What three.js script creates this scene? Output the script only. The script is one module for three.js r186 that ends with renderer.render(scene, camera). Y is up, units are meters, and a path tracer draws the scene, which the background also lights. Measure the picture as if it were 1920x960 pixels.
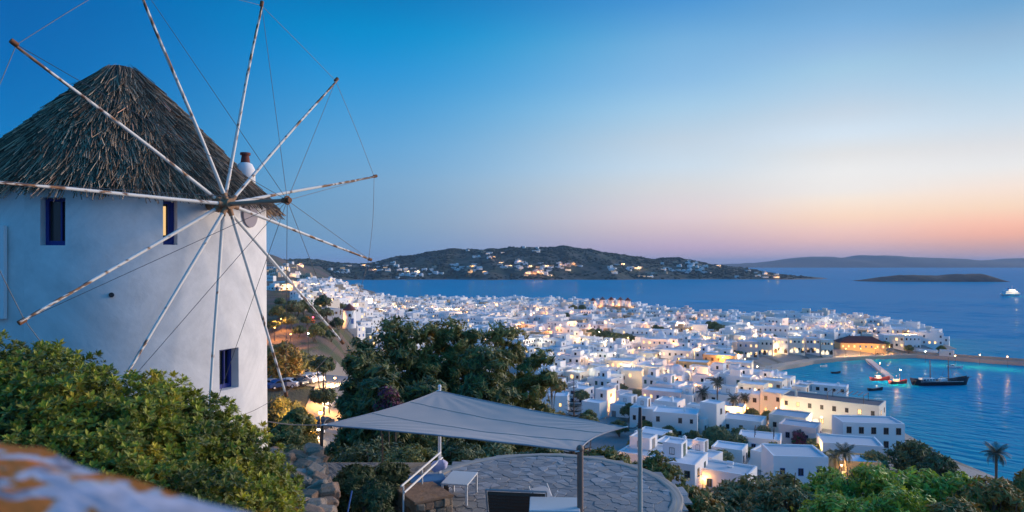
import * as THREE from 'three';
import { mergeGeometries } from 'three/addons/utils/BufferGeometryUtils.js';
import { ImprovedNoise } from 'three/addons/math/ImprovedNoise.js';
import { RoundedBoxGeometry } from 'three/addons/geometries/RoundedBoxGeometry.js';
import { Brush, Evaluator, SUBTRACTION } from 'three-bvh-csg';

// ---------------------------------------------------------------- camera, sky, sun, haze, exposure
const V3 = THREE.Vector3, V2 = THREE.Vector2, C3 = THREE.Color;
const EYE = 55, F = 1280;                         // eye height over the sea; focal length in pixels of a 1920 wide picture
const scene = new THREE.Scene();
const camera = new THREE.PerspectiveCamera(2 * Math.atan(480 / F) * 180 / Math.PI, 2, 0.1, 60000);
camera.position.set(0, EYE, 0);
camera.lookAt(0, EYE, -100);
camera.setViewOffset(1920, 960, 0, -14, 1920, 960);   // a lens shifted up a little: uprights stay upright
camera.focus = 22;
camera.userData.fStop = 2.0;
const EXPOSURE = 1.25;
const renderer = new THREE.WebGLRenderer({ antialias: true });
renderer.toneMapping = THREE.LinearToneMapping;
renderer.toneMappingExposure = EXPOSURE;
renderer.shadowMap.enabled = true;

const lin = (r, g, b) => [r, g, b].map((c) => { c /= 255; return c <= 0.04045 ? c / 12.92 : ((c + 0.055) / 1.055) ** 2.4; });
const clamp = THREE.MathUtils.clamp, lerp = THREE.MathUtils.lerp;
const sst = (a, b, x) => { const t = clamp((x - a) / (b - a), 0, 1); return t * t * (3 - 2 * t); };
// The dusk sky: colours by azimuth (degrees right of the view) and elevation, clear air after sunset
const SKY = [
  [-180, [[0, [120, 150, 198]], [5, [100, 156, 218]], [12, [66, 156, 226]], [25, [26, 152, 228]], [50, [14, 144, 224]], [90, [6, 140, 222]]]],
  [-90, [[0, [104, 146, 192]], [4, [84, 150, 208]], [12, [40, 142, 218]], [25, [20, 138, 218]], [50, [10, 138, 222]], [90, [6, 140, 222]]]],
  [-37, [[0, [86, 140, 184]], [3, [62, 138, 190]], [8, [14, 122, 192]], [13, [6, 108, 182]], [18, [6, 98, 173]], [28, [8, 104, 188]], [50, [14, 122, 214]], [90, [6, 140, 222]]]],
  [-12.7, [[0, [104, 146, 190]], [3.2, [120, 158, 192]], [6.7, [118, 166, 206]], [9.7, [96, 164, 215]], [12.6, [70, 156, 215]], [15.6, [38, 148, 214]], [18.6, [4, 140, 205]], [21.5, [8, 120, 186]], [32, [10, 112, 192]], [50, [16, 124, 216]], [90, [6, 140, 222]]]],
  [14, [[0, [162, 156, 184]], [1.2, [190, 168, 194]], [2.8, [216, 194, 200]], [3.8, [226, 208, 212]], [6.2, [218, 219, 222]], [7.9, [205, 222, 236]], [10, [194, 212, 228]], [12.6, [166, 205, 233]], [14.7, [140, 190, 230]], [17.5, [120, 178, 223]], [20.7, [75, 150, 213]], [32, [36, 124, 198]], [50, [24, 126, 216]], [90, [6, 140, 222]]]],
  [26, [[0, [170, 160, 184]], [1, [200, 174, 188]], [1.73, [230, 188, 183]], [2.5, [245, 203, 190]], [3.5, [255, 220, 194]], [4.8, [252, 235, 219]], [5.5, [242, 237, 233]], [7.05, [239, 239, 239]], [8.3, [228, 229, 230]], [9.8, [214, 230, 244]], [11.3, [200, 216, 231]], [13, [178, 208, 232]], [14.5, [163, 203, 230]], [16.1, [145, 188, 226]], [17.8, [122, 176, 222]], [19.1, [110, 166, 214]], [31, [50, 132, 204]], [50, [24, 132, 218]], [90, [6, 140, 222]]]],
  [36, [[0, [180, 160, 178]], [1, [202, 162, 160]], [2, [248, 182, 158]], [2.8, [258, 198, 172]], [3.8, [254, 220, 192]], [5.2, [251, 232, 219]], [6.6, [237, 237, 237]], [8, [226, 227, 230]], [9.8, [205, 222, 236]], [13, [168, 205, 232]], [15.3, [146, 184, 217]], [17.5, [110, 166, 212]], [30, [60, 136, 204]], [50, [30, 130, 218]], [90, [6, 140, 222]]]],
  [58, [[0, [198, 150, 140]], [1.5, [250, 178, 130]], [3, [260, 214, 168]], [5, [262, 240, 214]], [8, [248, 244, 238]], [12, [206, 222, 236]], [18, [140, 186, 222]], [30, [70, 142, 208]], [50, [32, 130, 218]], [90, [6, 140, 222]]]],
  [90, [[0, [180, 156, 168]], [2, [226, 176, 166]], [5, [232, 212, 206]], [9, [204, 214, 226]], [16, [120, 174, 216]], [30, [52, 130, 200]], [50, [26, 128, 218]], [90, [6, 140, 222]]]],
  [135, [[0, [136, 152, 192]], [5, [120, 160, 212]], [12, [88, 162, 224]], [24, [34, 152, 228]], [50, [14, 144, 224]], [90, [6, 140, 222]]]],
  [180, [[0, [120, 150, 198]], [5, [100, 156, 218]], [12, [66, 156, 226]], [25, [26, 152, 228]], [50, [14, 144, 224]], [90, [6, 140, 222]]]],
];
function skyColumn(rows, el) {
  let i = 0; while (i < rows.length - 2 && el > rows[i + 1][0]) i++;
  const t = clamp((el - rows[i][0]) / (rows[i + 1][0] - rows[i][0]), 0, 1);
  return [0, 1, 2].map((c) => lerp(rows[i][1][c], rows[i + 1][1][c], t));
}
{
  const W = 1024, H = 512, data = new Float32Array(W * H * 4);
  for (let r = 0; r < H; r++) {
    const el = Math.max(0, ((r + 0.5) / H - 0.5) * 180);
    const cols = SKY.map(([, rows]) => skyColumn(rows, el));
    for (let k = 0; k < W; k++) {
      const a = ((k + 0.5) / W - 0.5) * 2 * Math.PI;                  // atan2(z, x)
      let az = Math.atan2(Math.cos(a), -Math.sin(a)) * 180 / Math.PI;  // 0 = straight ahead (-z), 90 = right (+x)
      let i = 0; while (i < SKY.length - 2 && az > SKY[i + 1][0]) i++;
      const t0 = clamp((az - SKY[i][0]) / (SKY[i + 1][0] - SKY[i][0]), 0, 1), t = lerp(t0, t0 * t0 * (3 - 2 * t0), 0.5);
      const c = lin(...[0, 1, 2].map((n) => lerp(cols[i][n], cols[i + 1][n], t)));
      const lift = (1 + 0.09 * Math.exp(-el / 3.5)) / EXPOSURE; data.set([c[0] * lift, c[1] * lift, c[2] * lift, 1], (r * W + k) * 4);
    }
  }
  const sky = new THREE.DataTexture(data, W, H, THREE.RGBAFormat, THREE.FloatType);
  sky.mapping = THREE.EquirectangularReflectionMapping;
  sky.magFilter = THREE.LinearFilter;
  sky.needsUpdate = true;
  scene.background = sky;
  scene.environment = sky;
}
const SUN_AZ = 66, SUN_EL = 11, SUN_I = 3.2;
const sun = new THREE.DirectionalLight(new C3(1, 0.82, 0.68), SUN_I);   // the wide warm afterglow on the right
{
  const a = SUN_AZ * Math.PI / 180, e = SUN_EL * Math.PI / 180, d = new V3(Math.sin(a) * Math.cos(e), Math.sin(e), -Math.cos(a) * Math.cos(e));
  sun.position.copy(d.multiplyScalar(1500)).add(new V3(0, 20, -400));
  sun.target.position.set(0, 20, -400);
  sun.castShadow = true;
  sun.shadow.radius = 60;
  sun.shadow.mapSize.set(4096, 4096);
  Object.assign(sun.shadow.camera, { left: -900, right: 900, top: 900, bottom: -900, near: 1, far: 4000 });
  scene.add(sun, sun.target);
}
scene.fog = new THREE.FogExp2(new C3(0.45, 0.63, 0.88), 5.2e-5);

// ---------------------------------------------------------------- helpers
function rng(seed) { let s = seed >>> 0; return () => { s = (s + 0x6d2b79f5) | 0; let t = Math.imul(s ^ (s >>> 15), 1 | s); t = (t + Math.imul(t ^ (t >>> 7), 61 | t)) ^ t; return ((t ^ (t >>> 14)) >>> 0) / 4294967296; }; }
const R0 = rng(7), rr = (a, b, R = R0) => a + (b - a) * R(), pick = (l, R = R0) => l[Math.floor(R() * l.length)];
const NZ = new ImprovedNoise(), noise = (x, y, z = 0.37) => NZ.noise(x, y, z);
const fbm = (x, y, z = 0.37, o = 4) => { let s = 0, a = 1, f = 1, t = 0; for (let i = 0; i < o; i++) { s += a * NZ.noise(x * f + i * 17.3, y * f - i * 9.1, z * f + i * 3.7); t += a; a *= 0.5; f *= 2.03; } return s / t; };
const interp = (p, x) => { if (x <= p[0][0]) return p[0][1]; for (let i = 1; i < p.length; i++) if (x <= p[i][0]) return lerp(p[i - 1][1], p[i][1], (x - p[i - 1][0]) / (p[i][0] - p[i - 1][0])); return p[p.length - 1][1]; };
const at = (px, py, d) => new V3((px - 960) / F * d, EYE + (494 - py) / F * d, -d);          // a point d metres ahead of the eye
const names = new Map();
function numbered(n) { const k = (names.get(n) ?? -1) + 1; names.set(n, k); return k ? n + '_' + String(k).padStart(3, '0') : n; }
function tag(o, label, category, group, kind) {
  o.userData = { label };
  if (category) o.userData.category = category;
  if (group) o.userData.group = group;
  if (kind) o.userData.kind = kind;
  return o;
}
function thing(name, label, category, pos, ry = 0, group) {
  const g = new THREE.Group(); g.name = numbered(name); if (pos) g.position.copy(pos); g.rotation.y = ry; scene.add(g);
  return tag(g, label, category, group);
}
function mesh(name, geo, mat, parent) {
  const m = new THREE.Mesh(geo, mat); m.castShadow = m.receiveShadow = true;
  m.name = parent ? name : numbered(name); (parent ?? scene).add(m); return m;
}
function struct(name, geo, mat, label) { const m = mesh(name, geo, mat); m.userData = { kind: 'structure', label }; return m; }
function copy(o, label, group, pos, ry, sc) {
  const c = o.clone(); c.name = numbered(o.name.replace(/_\d{3}$/, '')); c.userData = { ...o.userData };
  if (label) c.userData.label = label; if (group) c.userData.group = group;
  c.position.copy(pos); if (ry !== undefined) c.rotation.y = ry; if (sc) c.scale.set(...sc); scene.add(c); return c;
}
const TMP = new THREE.Matrix4();
function place(g, x = 0, y = 0, z = 0, ry = 0, rx = 0, rz = 0) { return g.applyMatrix4(new THREE.Matrix4().compose(new V3(x, y, z), new THREE.Quaternion().setFromEuler(new THREE.Euler(rx, ry, rz, 'YXZ')), new V3(1, 1, 1))); }
const bx = (w, h, d, x = 0, y = 0, z = 0, ry = 0, rx = 0, rz = 0) => place(new THREE.BoxGeometry(w, h, d), x, y, z, ry, rx, rz);
const rbx = (w, h, d, r, x = 0, y = 0, z = 0, ry = 0, rx = 0, rz = 0) => place(new RoundedBoxGeometry(w, h, d, 2, r), x, y, z, ry, rx, rz);
function cyl(a, b, r0, r1 = r0, seg = 8) {             // tapered round bar from a to b
  const d = new V3().subVectors(b, a), g = new THREE.CylinderGeometry(r1, r0, d.length(), seg, 1);
  g.applyQuaternion(new THREE.Quaternion().setFromUnitVectors(new V3(0, 1, 0), d.normalize()));
  return g.translate((a.x + b.x) / 2, (a.y + b.y) / 2, (a.z + b.z) / 2);
}
const tube = (pts, r, seg = 24, rs = 6) => new THREE.TubeGeometry(new THREE.CatmullRomCurve3(pts), seg, r, rs);
function merge(list) {
  const keep = ['position', 'normal', 'uv', ...(list.some((g) => g.attributes.color) ? ['color'] : [])];
  return mergeGeometries(list.map((g) => {
    const n = g.index ? g.toNonIndexed() : g;
    for (const k of Object.keys(n.attributes)) if (!keep.includes(k)) n.deleteAttribute(k);
    if (keep.includes('color') && !n.attributes.color) paint(n, 1, 1, 1);
    return n;
  }));
}
function paint(g, r, gr, b) { const n = g.attributes.position.count, a = new Float32Array(n * 3); for (let i = 0; i < n; i++) a.set([r, gr, b], i * 3); g.setAttribute('color', new THREE.BufferAttribute(a, 3)); return g; }
function jitter(g, amp, freq, seed = 0) {               // moves corners by noise, so that stones and plaster are uneven
  const p = g.attributes.position;
  for (let i = 0; i < p.count; i++) {
    const x = p.getX(i), y = p.getY(i), z = p.getZ(i);
    p.setXYZ(i, x + amp * noise(x * freq + seed, y * freq, z * freq), y + amp * noise(x * freq, y * freq + seed + 9, z * freq), z + amp * noise(x * freq, y * freq, z * freq + seed + 31));
  }
  g.computeVertexNormals(); return g;
}
// ---------------------------------------------------------------- textures and materials
function tex(n, f, rep = [1, 1], srgb = false) {         // a square texture from f(u, v) -> [r, g, b] or a grey, 0..1
  const d = new Uint8Array(n * n * 4);
  for (let y = 0; y < n; y++) for (let x = 0; x < n; x++) { let c = f(x / n, y / n); if (typeof c === 'number') c = [c, c, c]; d.set([clamp(c[0], 0, 1) * 255, clamp(c[1], 0, 1) * 255, clamp(c[2], 0, 1) * 255, 255], (y * n + x) * 4); }
  const t = new THREE.DataTexture(d, n, n); t.wrapS = t.wrapT = THREE.RepeatWrapping; t.magFilter = THREE.LinearFilter; t.repeat.set(...rep); if (srgb) t.colorSpace = THREE.SRGBColorSpace; t.needsUpdate = true; return t;
}
const wrapN = (u, v, f, seed = 0, o = 4) => {            // noise that tiles
  const a = u * 2 * Math.PI, b = v * 2 * Math.PI; let s = 0, amp = 1, t = 0, q = f / 6.28;
  for (let i = 0; i < o; i++) { s += amp * NZ.noise(Math.cos(a) * q + seed + i * 5.1 + Math.sin(b) * q * 0.9, Math.sin(a) * q - seed * 0.7 + i, Math.cos(b) * q + 3.3 * i + seed); t += amp; amp *= 0.55; q *= 2; }
  return s / t;
};
const std = (r, g, b, rough = 0.85, o = {}) => { const m = new THREE.MeshStandardMaterial({ roughness: rough, ...o }); m.color.setRGB(r, g, b); return m; };
const phys = (r, g, b, rough, o = {}) => { const m = new THREE.MeshPhysicalMaterial({ roughness: rough, ...o }); m.color.setRGB(r, g, b); return m; };
const glow = (r, g, b, k) => { const m = new THREE.MeshStandardMaterial({ color: 0x222222, roughness: 0.5 }); m.emissive.setRGB(r, g, b); m.emissiveIntensity = k; return m; };
const grain = tex(512, (u, v) => 0.5 + 0.5 * wrapN(u, v, 40, 3, 5));
const soft = tex(512, (u, v) => 0.5 + 0.9 * wrapN(u, v, 9, 11, 6));
const plasterMap = tex(512, (u, v) => { const n = wrapN(u, v, 8, 5, 6), s = wrapN(u, v, 30, 21, 4), k = 0.88 + 0.2 * n + 0.09 * s; return [k, k * 0.995, k * 0.985]; }, [0.25, 0.25]);
const stoneMap = tex(512, (u, v) => { const n = wrapN(u, v, 12, 41, 6), s = wrapN(u, v, 40, 8, 4), l = wrapN(u, v, 7, 77, 5); const k = 0.72 + 0.5 * n + 0.3 * s, o = sst(0.16, 0.3, l); return [k + 0.1 * o, k * 0.96 + 0.02 * o, k * 0.9 - 0.12 * o]; });
const M = {
  plaster: std(0.8, 0.78, 0.77, 0.9, { map: plasterMap, bumpMap: soft, bumpScale: 0.0025 }),
  white: std(0.8, 0.79, 0.78, 0.9), cream: std(0.74, 0.68, 0.58, 0.9), ochre: std(0.62, 0.42, 0.2, 0.9), pinkish: std(0.72, 0.62, 0.6, 0.9), greyWall: std(0.5, 0.49, 0.5, 0.9), sandWall: std(0.5, 0.38, 0.26, 0.9),
  roofWhite: std(0.7, 0.71, 0.74, 0.9), roofGrey: std(0.42, 0.45, 0.5, 0.9), roofDark: std(0.1, 0.11, 0.13, 0.9), roofRed: std(0.16, 0.045, 0.035, 0.85), roofBlue: std(0.56, 0.56, 0.57, 0.85),
  glass: phys(0.02, 0.025, 0.03, 0.12), lit: glow(1, 0.62, 0.26, 1.6), litPale: glow(1, 0.83, 0.55, 1.3),
  blue: std(0.012, 0.03, 0.22, 0.5), shutterBlue: std(0.03, 0.12, 0.36, 0.6), shutterBrown: std(0.12, 0.06, 0.03, 0.7), shutterGreen: std(0.03, 0.09, 0.07, 0.7), shutterGrey: std(0.2, 0.21, 0.22, 0.7),
  wood: std(0.2, 0.12, 0.07, 0.75, { bumpMap: grain, bumpScale: 0.01 }), darkWood: std(0.09, 0.06, 0.045, 0.8, { bumpMap: grain, bumpScale: 0.01 }), rust: std(0.2, 0.075, 0.03, 0.85), iron: std(0.05, 0.05, 0.055, 0.5, { metalness: 0.6 }), wire: std(0.16, 0.15, 0.15, 0.5, { metalness: 0.5 }),
  whiteMetal: std(0.78, 0.78, 0.78, 0.4), bark: std(0.13, 0.1, 0.075, 0.9, { bumpMap: grain, bumpScale: 0.02 }), paleBark: std(0.3, 0.27, 0.24, 0.9, { bumpMap: grain, bumpScale: 0.02 }),
  stone: std(0.42, 0.33, 0.26, 0.9, { map: stoneMap, bumpMap: grain, bumpScale: 0.012 }), stonePale: std(0.5, 0.46, 0.42, 0.9, { map: stoneMap, bumpMap: grain, bumpScale: 0.012 }), stoneBrown: std(0.4, 0.26, 0.18, 0.9, { map: stoneMap, bumpMap: grain, bumpScale: 0.012 }),
  leaf: phys(1, 1, 1, 0.75, { vertexColors: true, side: THREE.DoubleSide, transmission: 0.3 }),
  painted: std(1, 1, 1, 0.85, { vertexColors: true, side: THREE.DoubleSide }),
  hullDark: std(0.018, 0.02, 0.03, 0.4), hullWhite: std(0.75, 0.76, 0.78, 0.35), hullRed: std(0.35, 0.04, 0.03, 0.5),
};
// ---------------------------------------------------------------- the land: one heightfield, d metres ahead (d = -z)
const COAST = [[125, -220], [125, 170], [123, 200], [126, 216], [134, 255], [121, 280], [114, 311], [121, 335], [133, 352], [146, 362], [162, 376], [188, 389], [216, 396], [238, 402], [262, 424], [286, 440], [302, 482], [318, 537], [310, 590], [303, 640], [270, 655], [234, 656], [178, 668], [152, 722], [139, 790], [90, 850], [0, 905], [-100, 980], [-186, 1030], [-208, 1110], [-216, 1150], [-300, 1215], [-420, 1500], [-520, 1850], [-560, 2150], [-620, 2600], [-1700, 2600], [-1700, -220]];
function coastDist(x, d) {                               // metres inside the coast (negative at sea)
  let best = 1e9, inside = false;
  for (let i = 0, j = COAST.length - 1; i < COAST.length; j = i++) {
    const [x1, y1] = COAST[j], [x2, y2] = COAST[i], dx = x2 - x1, dy = y2 - y1, t = clamp(((x - x1) * dx + (d - y1) * dy) / (dx * dx + dy * dy), 0, 1);
    best = Math.min(best, Math.hypot(x - x1 - t * dx, d - y1 - t * dy));
    if ((y1 > d) !== (y2 > d) && x < dx * (d - y1) / dy + x1) inside = !inside;
  }
  return inside ? best : -best;
}
const BASE = [[-60, 53.3], [1.2, 53.3], [3, 49.15], [20.6, 49.15], [22, 48.2], [26, 45.5], [40, 38.5], [70, 27], [110, 18], [160, 11.5], [250, 7], [400, 4.6], [700, 4.4], [2000, 6]];
const LEFT = [[22, 0], [60, 8], [110, 16], [160, 20], [250, 29], [330, 27], [500, 24], [700, 24], [1000, 26], [1150, 24], [1400, 30], [2000, 40]];
function E(x, d) {
  let e = interp(BASE, d);
  e += interp(LEFT, d) * sst(-0.17, -0.29, x / Math.max(d, 1));
  e += 7.5 * Math.exp(-(((x - 104) / 52) ** 2) - ((d - 702) / 34) ** 2);
  e += 62 * Math.exp(-(((x + 640) / 170) ** 2) - ((d - 1850) / 240) ** 2);
  if (d < 150) e = lerp(e, Math.min(e, 8), sst(80, 128, x) * sst(10, 60, d));
  if (d > 60) e += 0.5 * noise(x / 22, d / 22) + sst(-0.2, -0.3, x / d) * 3 * fbm(x / 60, d / 60);
  const s = coastDist(x, d);
  return s > 0 ? Math.min(e, (d > 330 && d < 440 && x > 120 ? 1.6 : 0.5) + s * (x < 0 ? 0.5 : 0.3)) : Math.max(-4, -0.4 + s * 0.3);
}
function ground(px, py) {                                // where a sight line through that point of the photograph meets the land
  let d = 3, step = 1;
  for (; d < 2600; d += step) { const p = at(px, py, d); if (p.y < Math.max(E(p.x, d), 0)) break; step = Math.max(0.25, d * 0.004); }
  const p = at(px, py, d); p.y = Math.max(E(p.x, d), 0); return p;
}
const span = (a, b, s) => { const l = []; for (let x = a; x < b - 1e-6; x += s) l.push(x); return l; };
function field(xs, ds, h, col) {                         // a sheet over a grid of lines
  const nx = xs.length, nd = ds.length, P = new Float32Array(nx * nd * 3), U = new Float32Array(nx * nd * 2), K = new Float32Array(nx * nd * 3), I = [];
  for (let j = 0; j < nd; j++) for (let i = 0; i < nx; i++) {
    const k = j * nx + i, y = h(xs[i], ds[j]); P.set([xs[i], y, -ds[j]], k * 3); U.set([xs[i] / 4, ds[j] / 4], k * 2); K.set(col(xs[i], ds[j], y), k * 3);
    if (i < nx - 1 && j < nd - 1) I.push(k, k + 1, k + nx, k + 1, k + nx + 1, k + nx);
  }
  const g = new THREE.BufferGeometry(); g.setAttribute('position', new THREE.BufferAttribute(P, 3)); g.setAttribute('uv', new THREE.BufferAttribute(U, 2)); g.setAttribute('color', new THREE.BufferAttribute(K, 3)); g.setIndex(I); g.computeVertexNormals(); return g;
}
const earth = std(1, 1, 1, 0.95, { vertexColors: true, bumpMap: soft, bumpScale: 0.25 });
const gx = [...span(-1700, -300, 50), ...span(-300, -70, 8), ...span(-70, 70, 2.5), ...span(70, 345, 5), 345];
const gd = [...span(-200, 0, 25), ...span(0, 30, 1), ...span(30, 120, 3), ...span(120, 450, 5), ...span(450, 920, 9), ...span(920, 2650, 40), 2650];
struct('ground', field(gx, gd, E, (x, d, y) => {
  const n = fbm(x / 14, d / 14), s = x / Math.max(d, 1), town = d > 95 ? sst(-0.24, -0.18, s) : 0;
  const scrub = n > 0.02 ? [0.045, 0.055, 0.028] : [0.11, 0.085, 0.055], pave = [0.26, 0.25, 0.24];
  if (d > 130 && s < -0.24) return n > 0.02 ? [0.07, 0.08, 0.035] : [0.15, 0.1, 0.075];
  const c = scrub.map((v, i) => lerp(v, pave[i], town * (n > 0.18 ? 0.2 : 1)));
  if (d > 270 && d < 400 && y < 2.2 && x > 100) return [0.34, 0.27, 0.19];       // the beach
  if (Math.hypot((x - 104) / 1.3, d - 695) < 34) return n > 0.1 ? [0.08, 0.08, 0.05] : [0.3, 0.27, 0.24];
  return d < 22 ? [0.1, 0.095, 0.09] : c;
}), earth, 'dry hillside that falls from the windmill to the town and harbour');

// the headland across the bay, the far islands, the islet: their skylines by x
const RIDGE = [[-1500, 20], [-1060, 62], [-960, 70], [-900, 74], [-820, 72], [-700, 52], [-600, 55], [-480, 76], [-350, 99], [-240, 114], [-130, 112], [0, 118], [90, 127], [220, 123], [330, 116], [395, 101], [480, 84], [590, 71], [700, 72], [750, 68], [810, 53], [900, 40], [990, 24], [1080, 12], [1180, -3]];
const SHORE = (x) => 2275 + 90 * noise(x / 260, 4.4) + 60 * noise(x / 90, 8.1);
function headland(x, d) {
  const r = interp(RIDGE, x) + 9 * noise(x / 130, 2.2) + 5 * noise(x / 45, 7), s0 = SHORE(x) - (x < -500 ? (-500 - x) * 0.9 : 0), top = 2870, t = clamp((d - s0) / (top - s0), 0, 1);
  const up = d < top ? Math.pow(Math.sin(t * Math.PI / 2), 1.05) : 1 - sst(top, top + 900, d);
  return -4 + (r + 4) * up + up * (1 - up * 0.7) * 30 * fbm(x / 190, d / 190);
}
const farScrub = (x, d, y) => { const n = fbm(x / 70, d / 70), m = fbm(x / 24 + 9, d / 24); return y < 2.5 ? [0.2, 0.17, 0.14] : n + 0.7 * m > -0.08 ? (m > 0.06 ? [0.03, 0.06, 0.035] : [0.055, 0.085, 0.05]) : [0.14, 0.125, 0.085]; };
const hillSkin = std(1, 1, 1, 0.95, { vertexColors: true, bumpMap: soft, bumpScale: 1.5 });
struct('headland_hill', field(span(-1600, 1230, 14), [...span(1500, 2150, 60), ...span(2150, 3000, 16), ...span(3000, 3900, 60)], headland, farScrub), hillSkin, 'long dark headland hill across the bay dotted with villas');
{ // dark scrub and small trees sprinkled over the headland
  const R = rng(515), n = 5200, g = jitter(new THREE.IcosahedronGeometry(1, 1), 0.5, 1.7), im = new THREE.InstancedMesh(g, std(1, 1, 1, 0.95), n), c = new C3(), m4 = new THREE.Matrix4(), q = new THREE.Quaternion(); let k = 0;
  while (k < n) { const x = rr(-900, 1080, R), d = rr(2240, 2920, R), y = headland(x, d); if (y < 2.5 || fbm(x / 120, d / 120, 5.5, 3) < rr(-0.25, 0.3, R)) continue; const s = rr(1.6, 5.5, R); q.setFromAxisAngle(new V3(0, 1, 0), R() * 6.28); m4.compose(new V3(x, y + s * 0.1, -d), q, new V3(s * rr(1, 1.9, R), s * rr(0.5, 0.9, R), s)); im.setMatrixAt(k, m4); const v = rr(0.6, 1.3, R); im.setColorAt(k++, c.setRGB(0.028 * v, 0.05 * v, 0.03 * v)); }
  im.name = 'hillside_scrub'; im.castShadow = im.receiveShadow = true; im.userData = { kind: 'stuff', label: 'dark scrub and low trees over the headland' }; scene.add(im);
}
function island(name, d, depth, sky, rough, label) {
  const x0 = sky[0][0], x1 = sky[sky.length - 1][0], s = (x1 - x0) / 120;
  struct(name, field([...span(x0, x1, s), x1], span(d - depth, d + depth * 1.2, depth / 9), (x, q) => {
    const w = Math.cos(clamp((q - d) / depth, -1, 1) * Math.PI / 2); return -4 + (interp(sky, x) + 4 + rough * fbm(x / (rough * 9), q / (rough * 9))) * w ** 0.7;
  }, (x, q, y) => fbm(x / (rough * 6), q / (rough * 6)) > 0.05 ? [0.03, 0.045, 0.045] : [0.06, 0.065, 0.06]), hillSkin, label);
}
const fx = (px, d) => (px - 960) / F * d, fy = (py, d) => EYE + (494 - py) / F * d;
const line = (d, pts) => pts.map(([px, py]) => [fx(px, d), fy(py, d)]);
island('far_island', 10500, 1500, line(10500, [[1180, 500], [1330, 496], [1400, 495], [1450, 491], [1480, 486], [1515, 482], [1540, 481], [1570, 487], [1595, 484], [1620, 479], [1660, 480], [1700, 483], [1760, 484], [1800, 488], [1850, 490], [1880, 487], [1920, 484], [2010, 482], [2150, 486], [2300, 498]]), 28, 'long pale mountainous island on the horizon at right');
island('rocky_islet', 2120, 90, line(2120, [[1598, 530], [1622, 525], [1650, 521], [1690, 516], [1720, 516], [1760, 517], [1790, 514], [1830, 513], [1846, 516], [1868, 528], [1880, 530]]), 5, 'low dark rocky islet lying off the headland at right');

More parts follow.
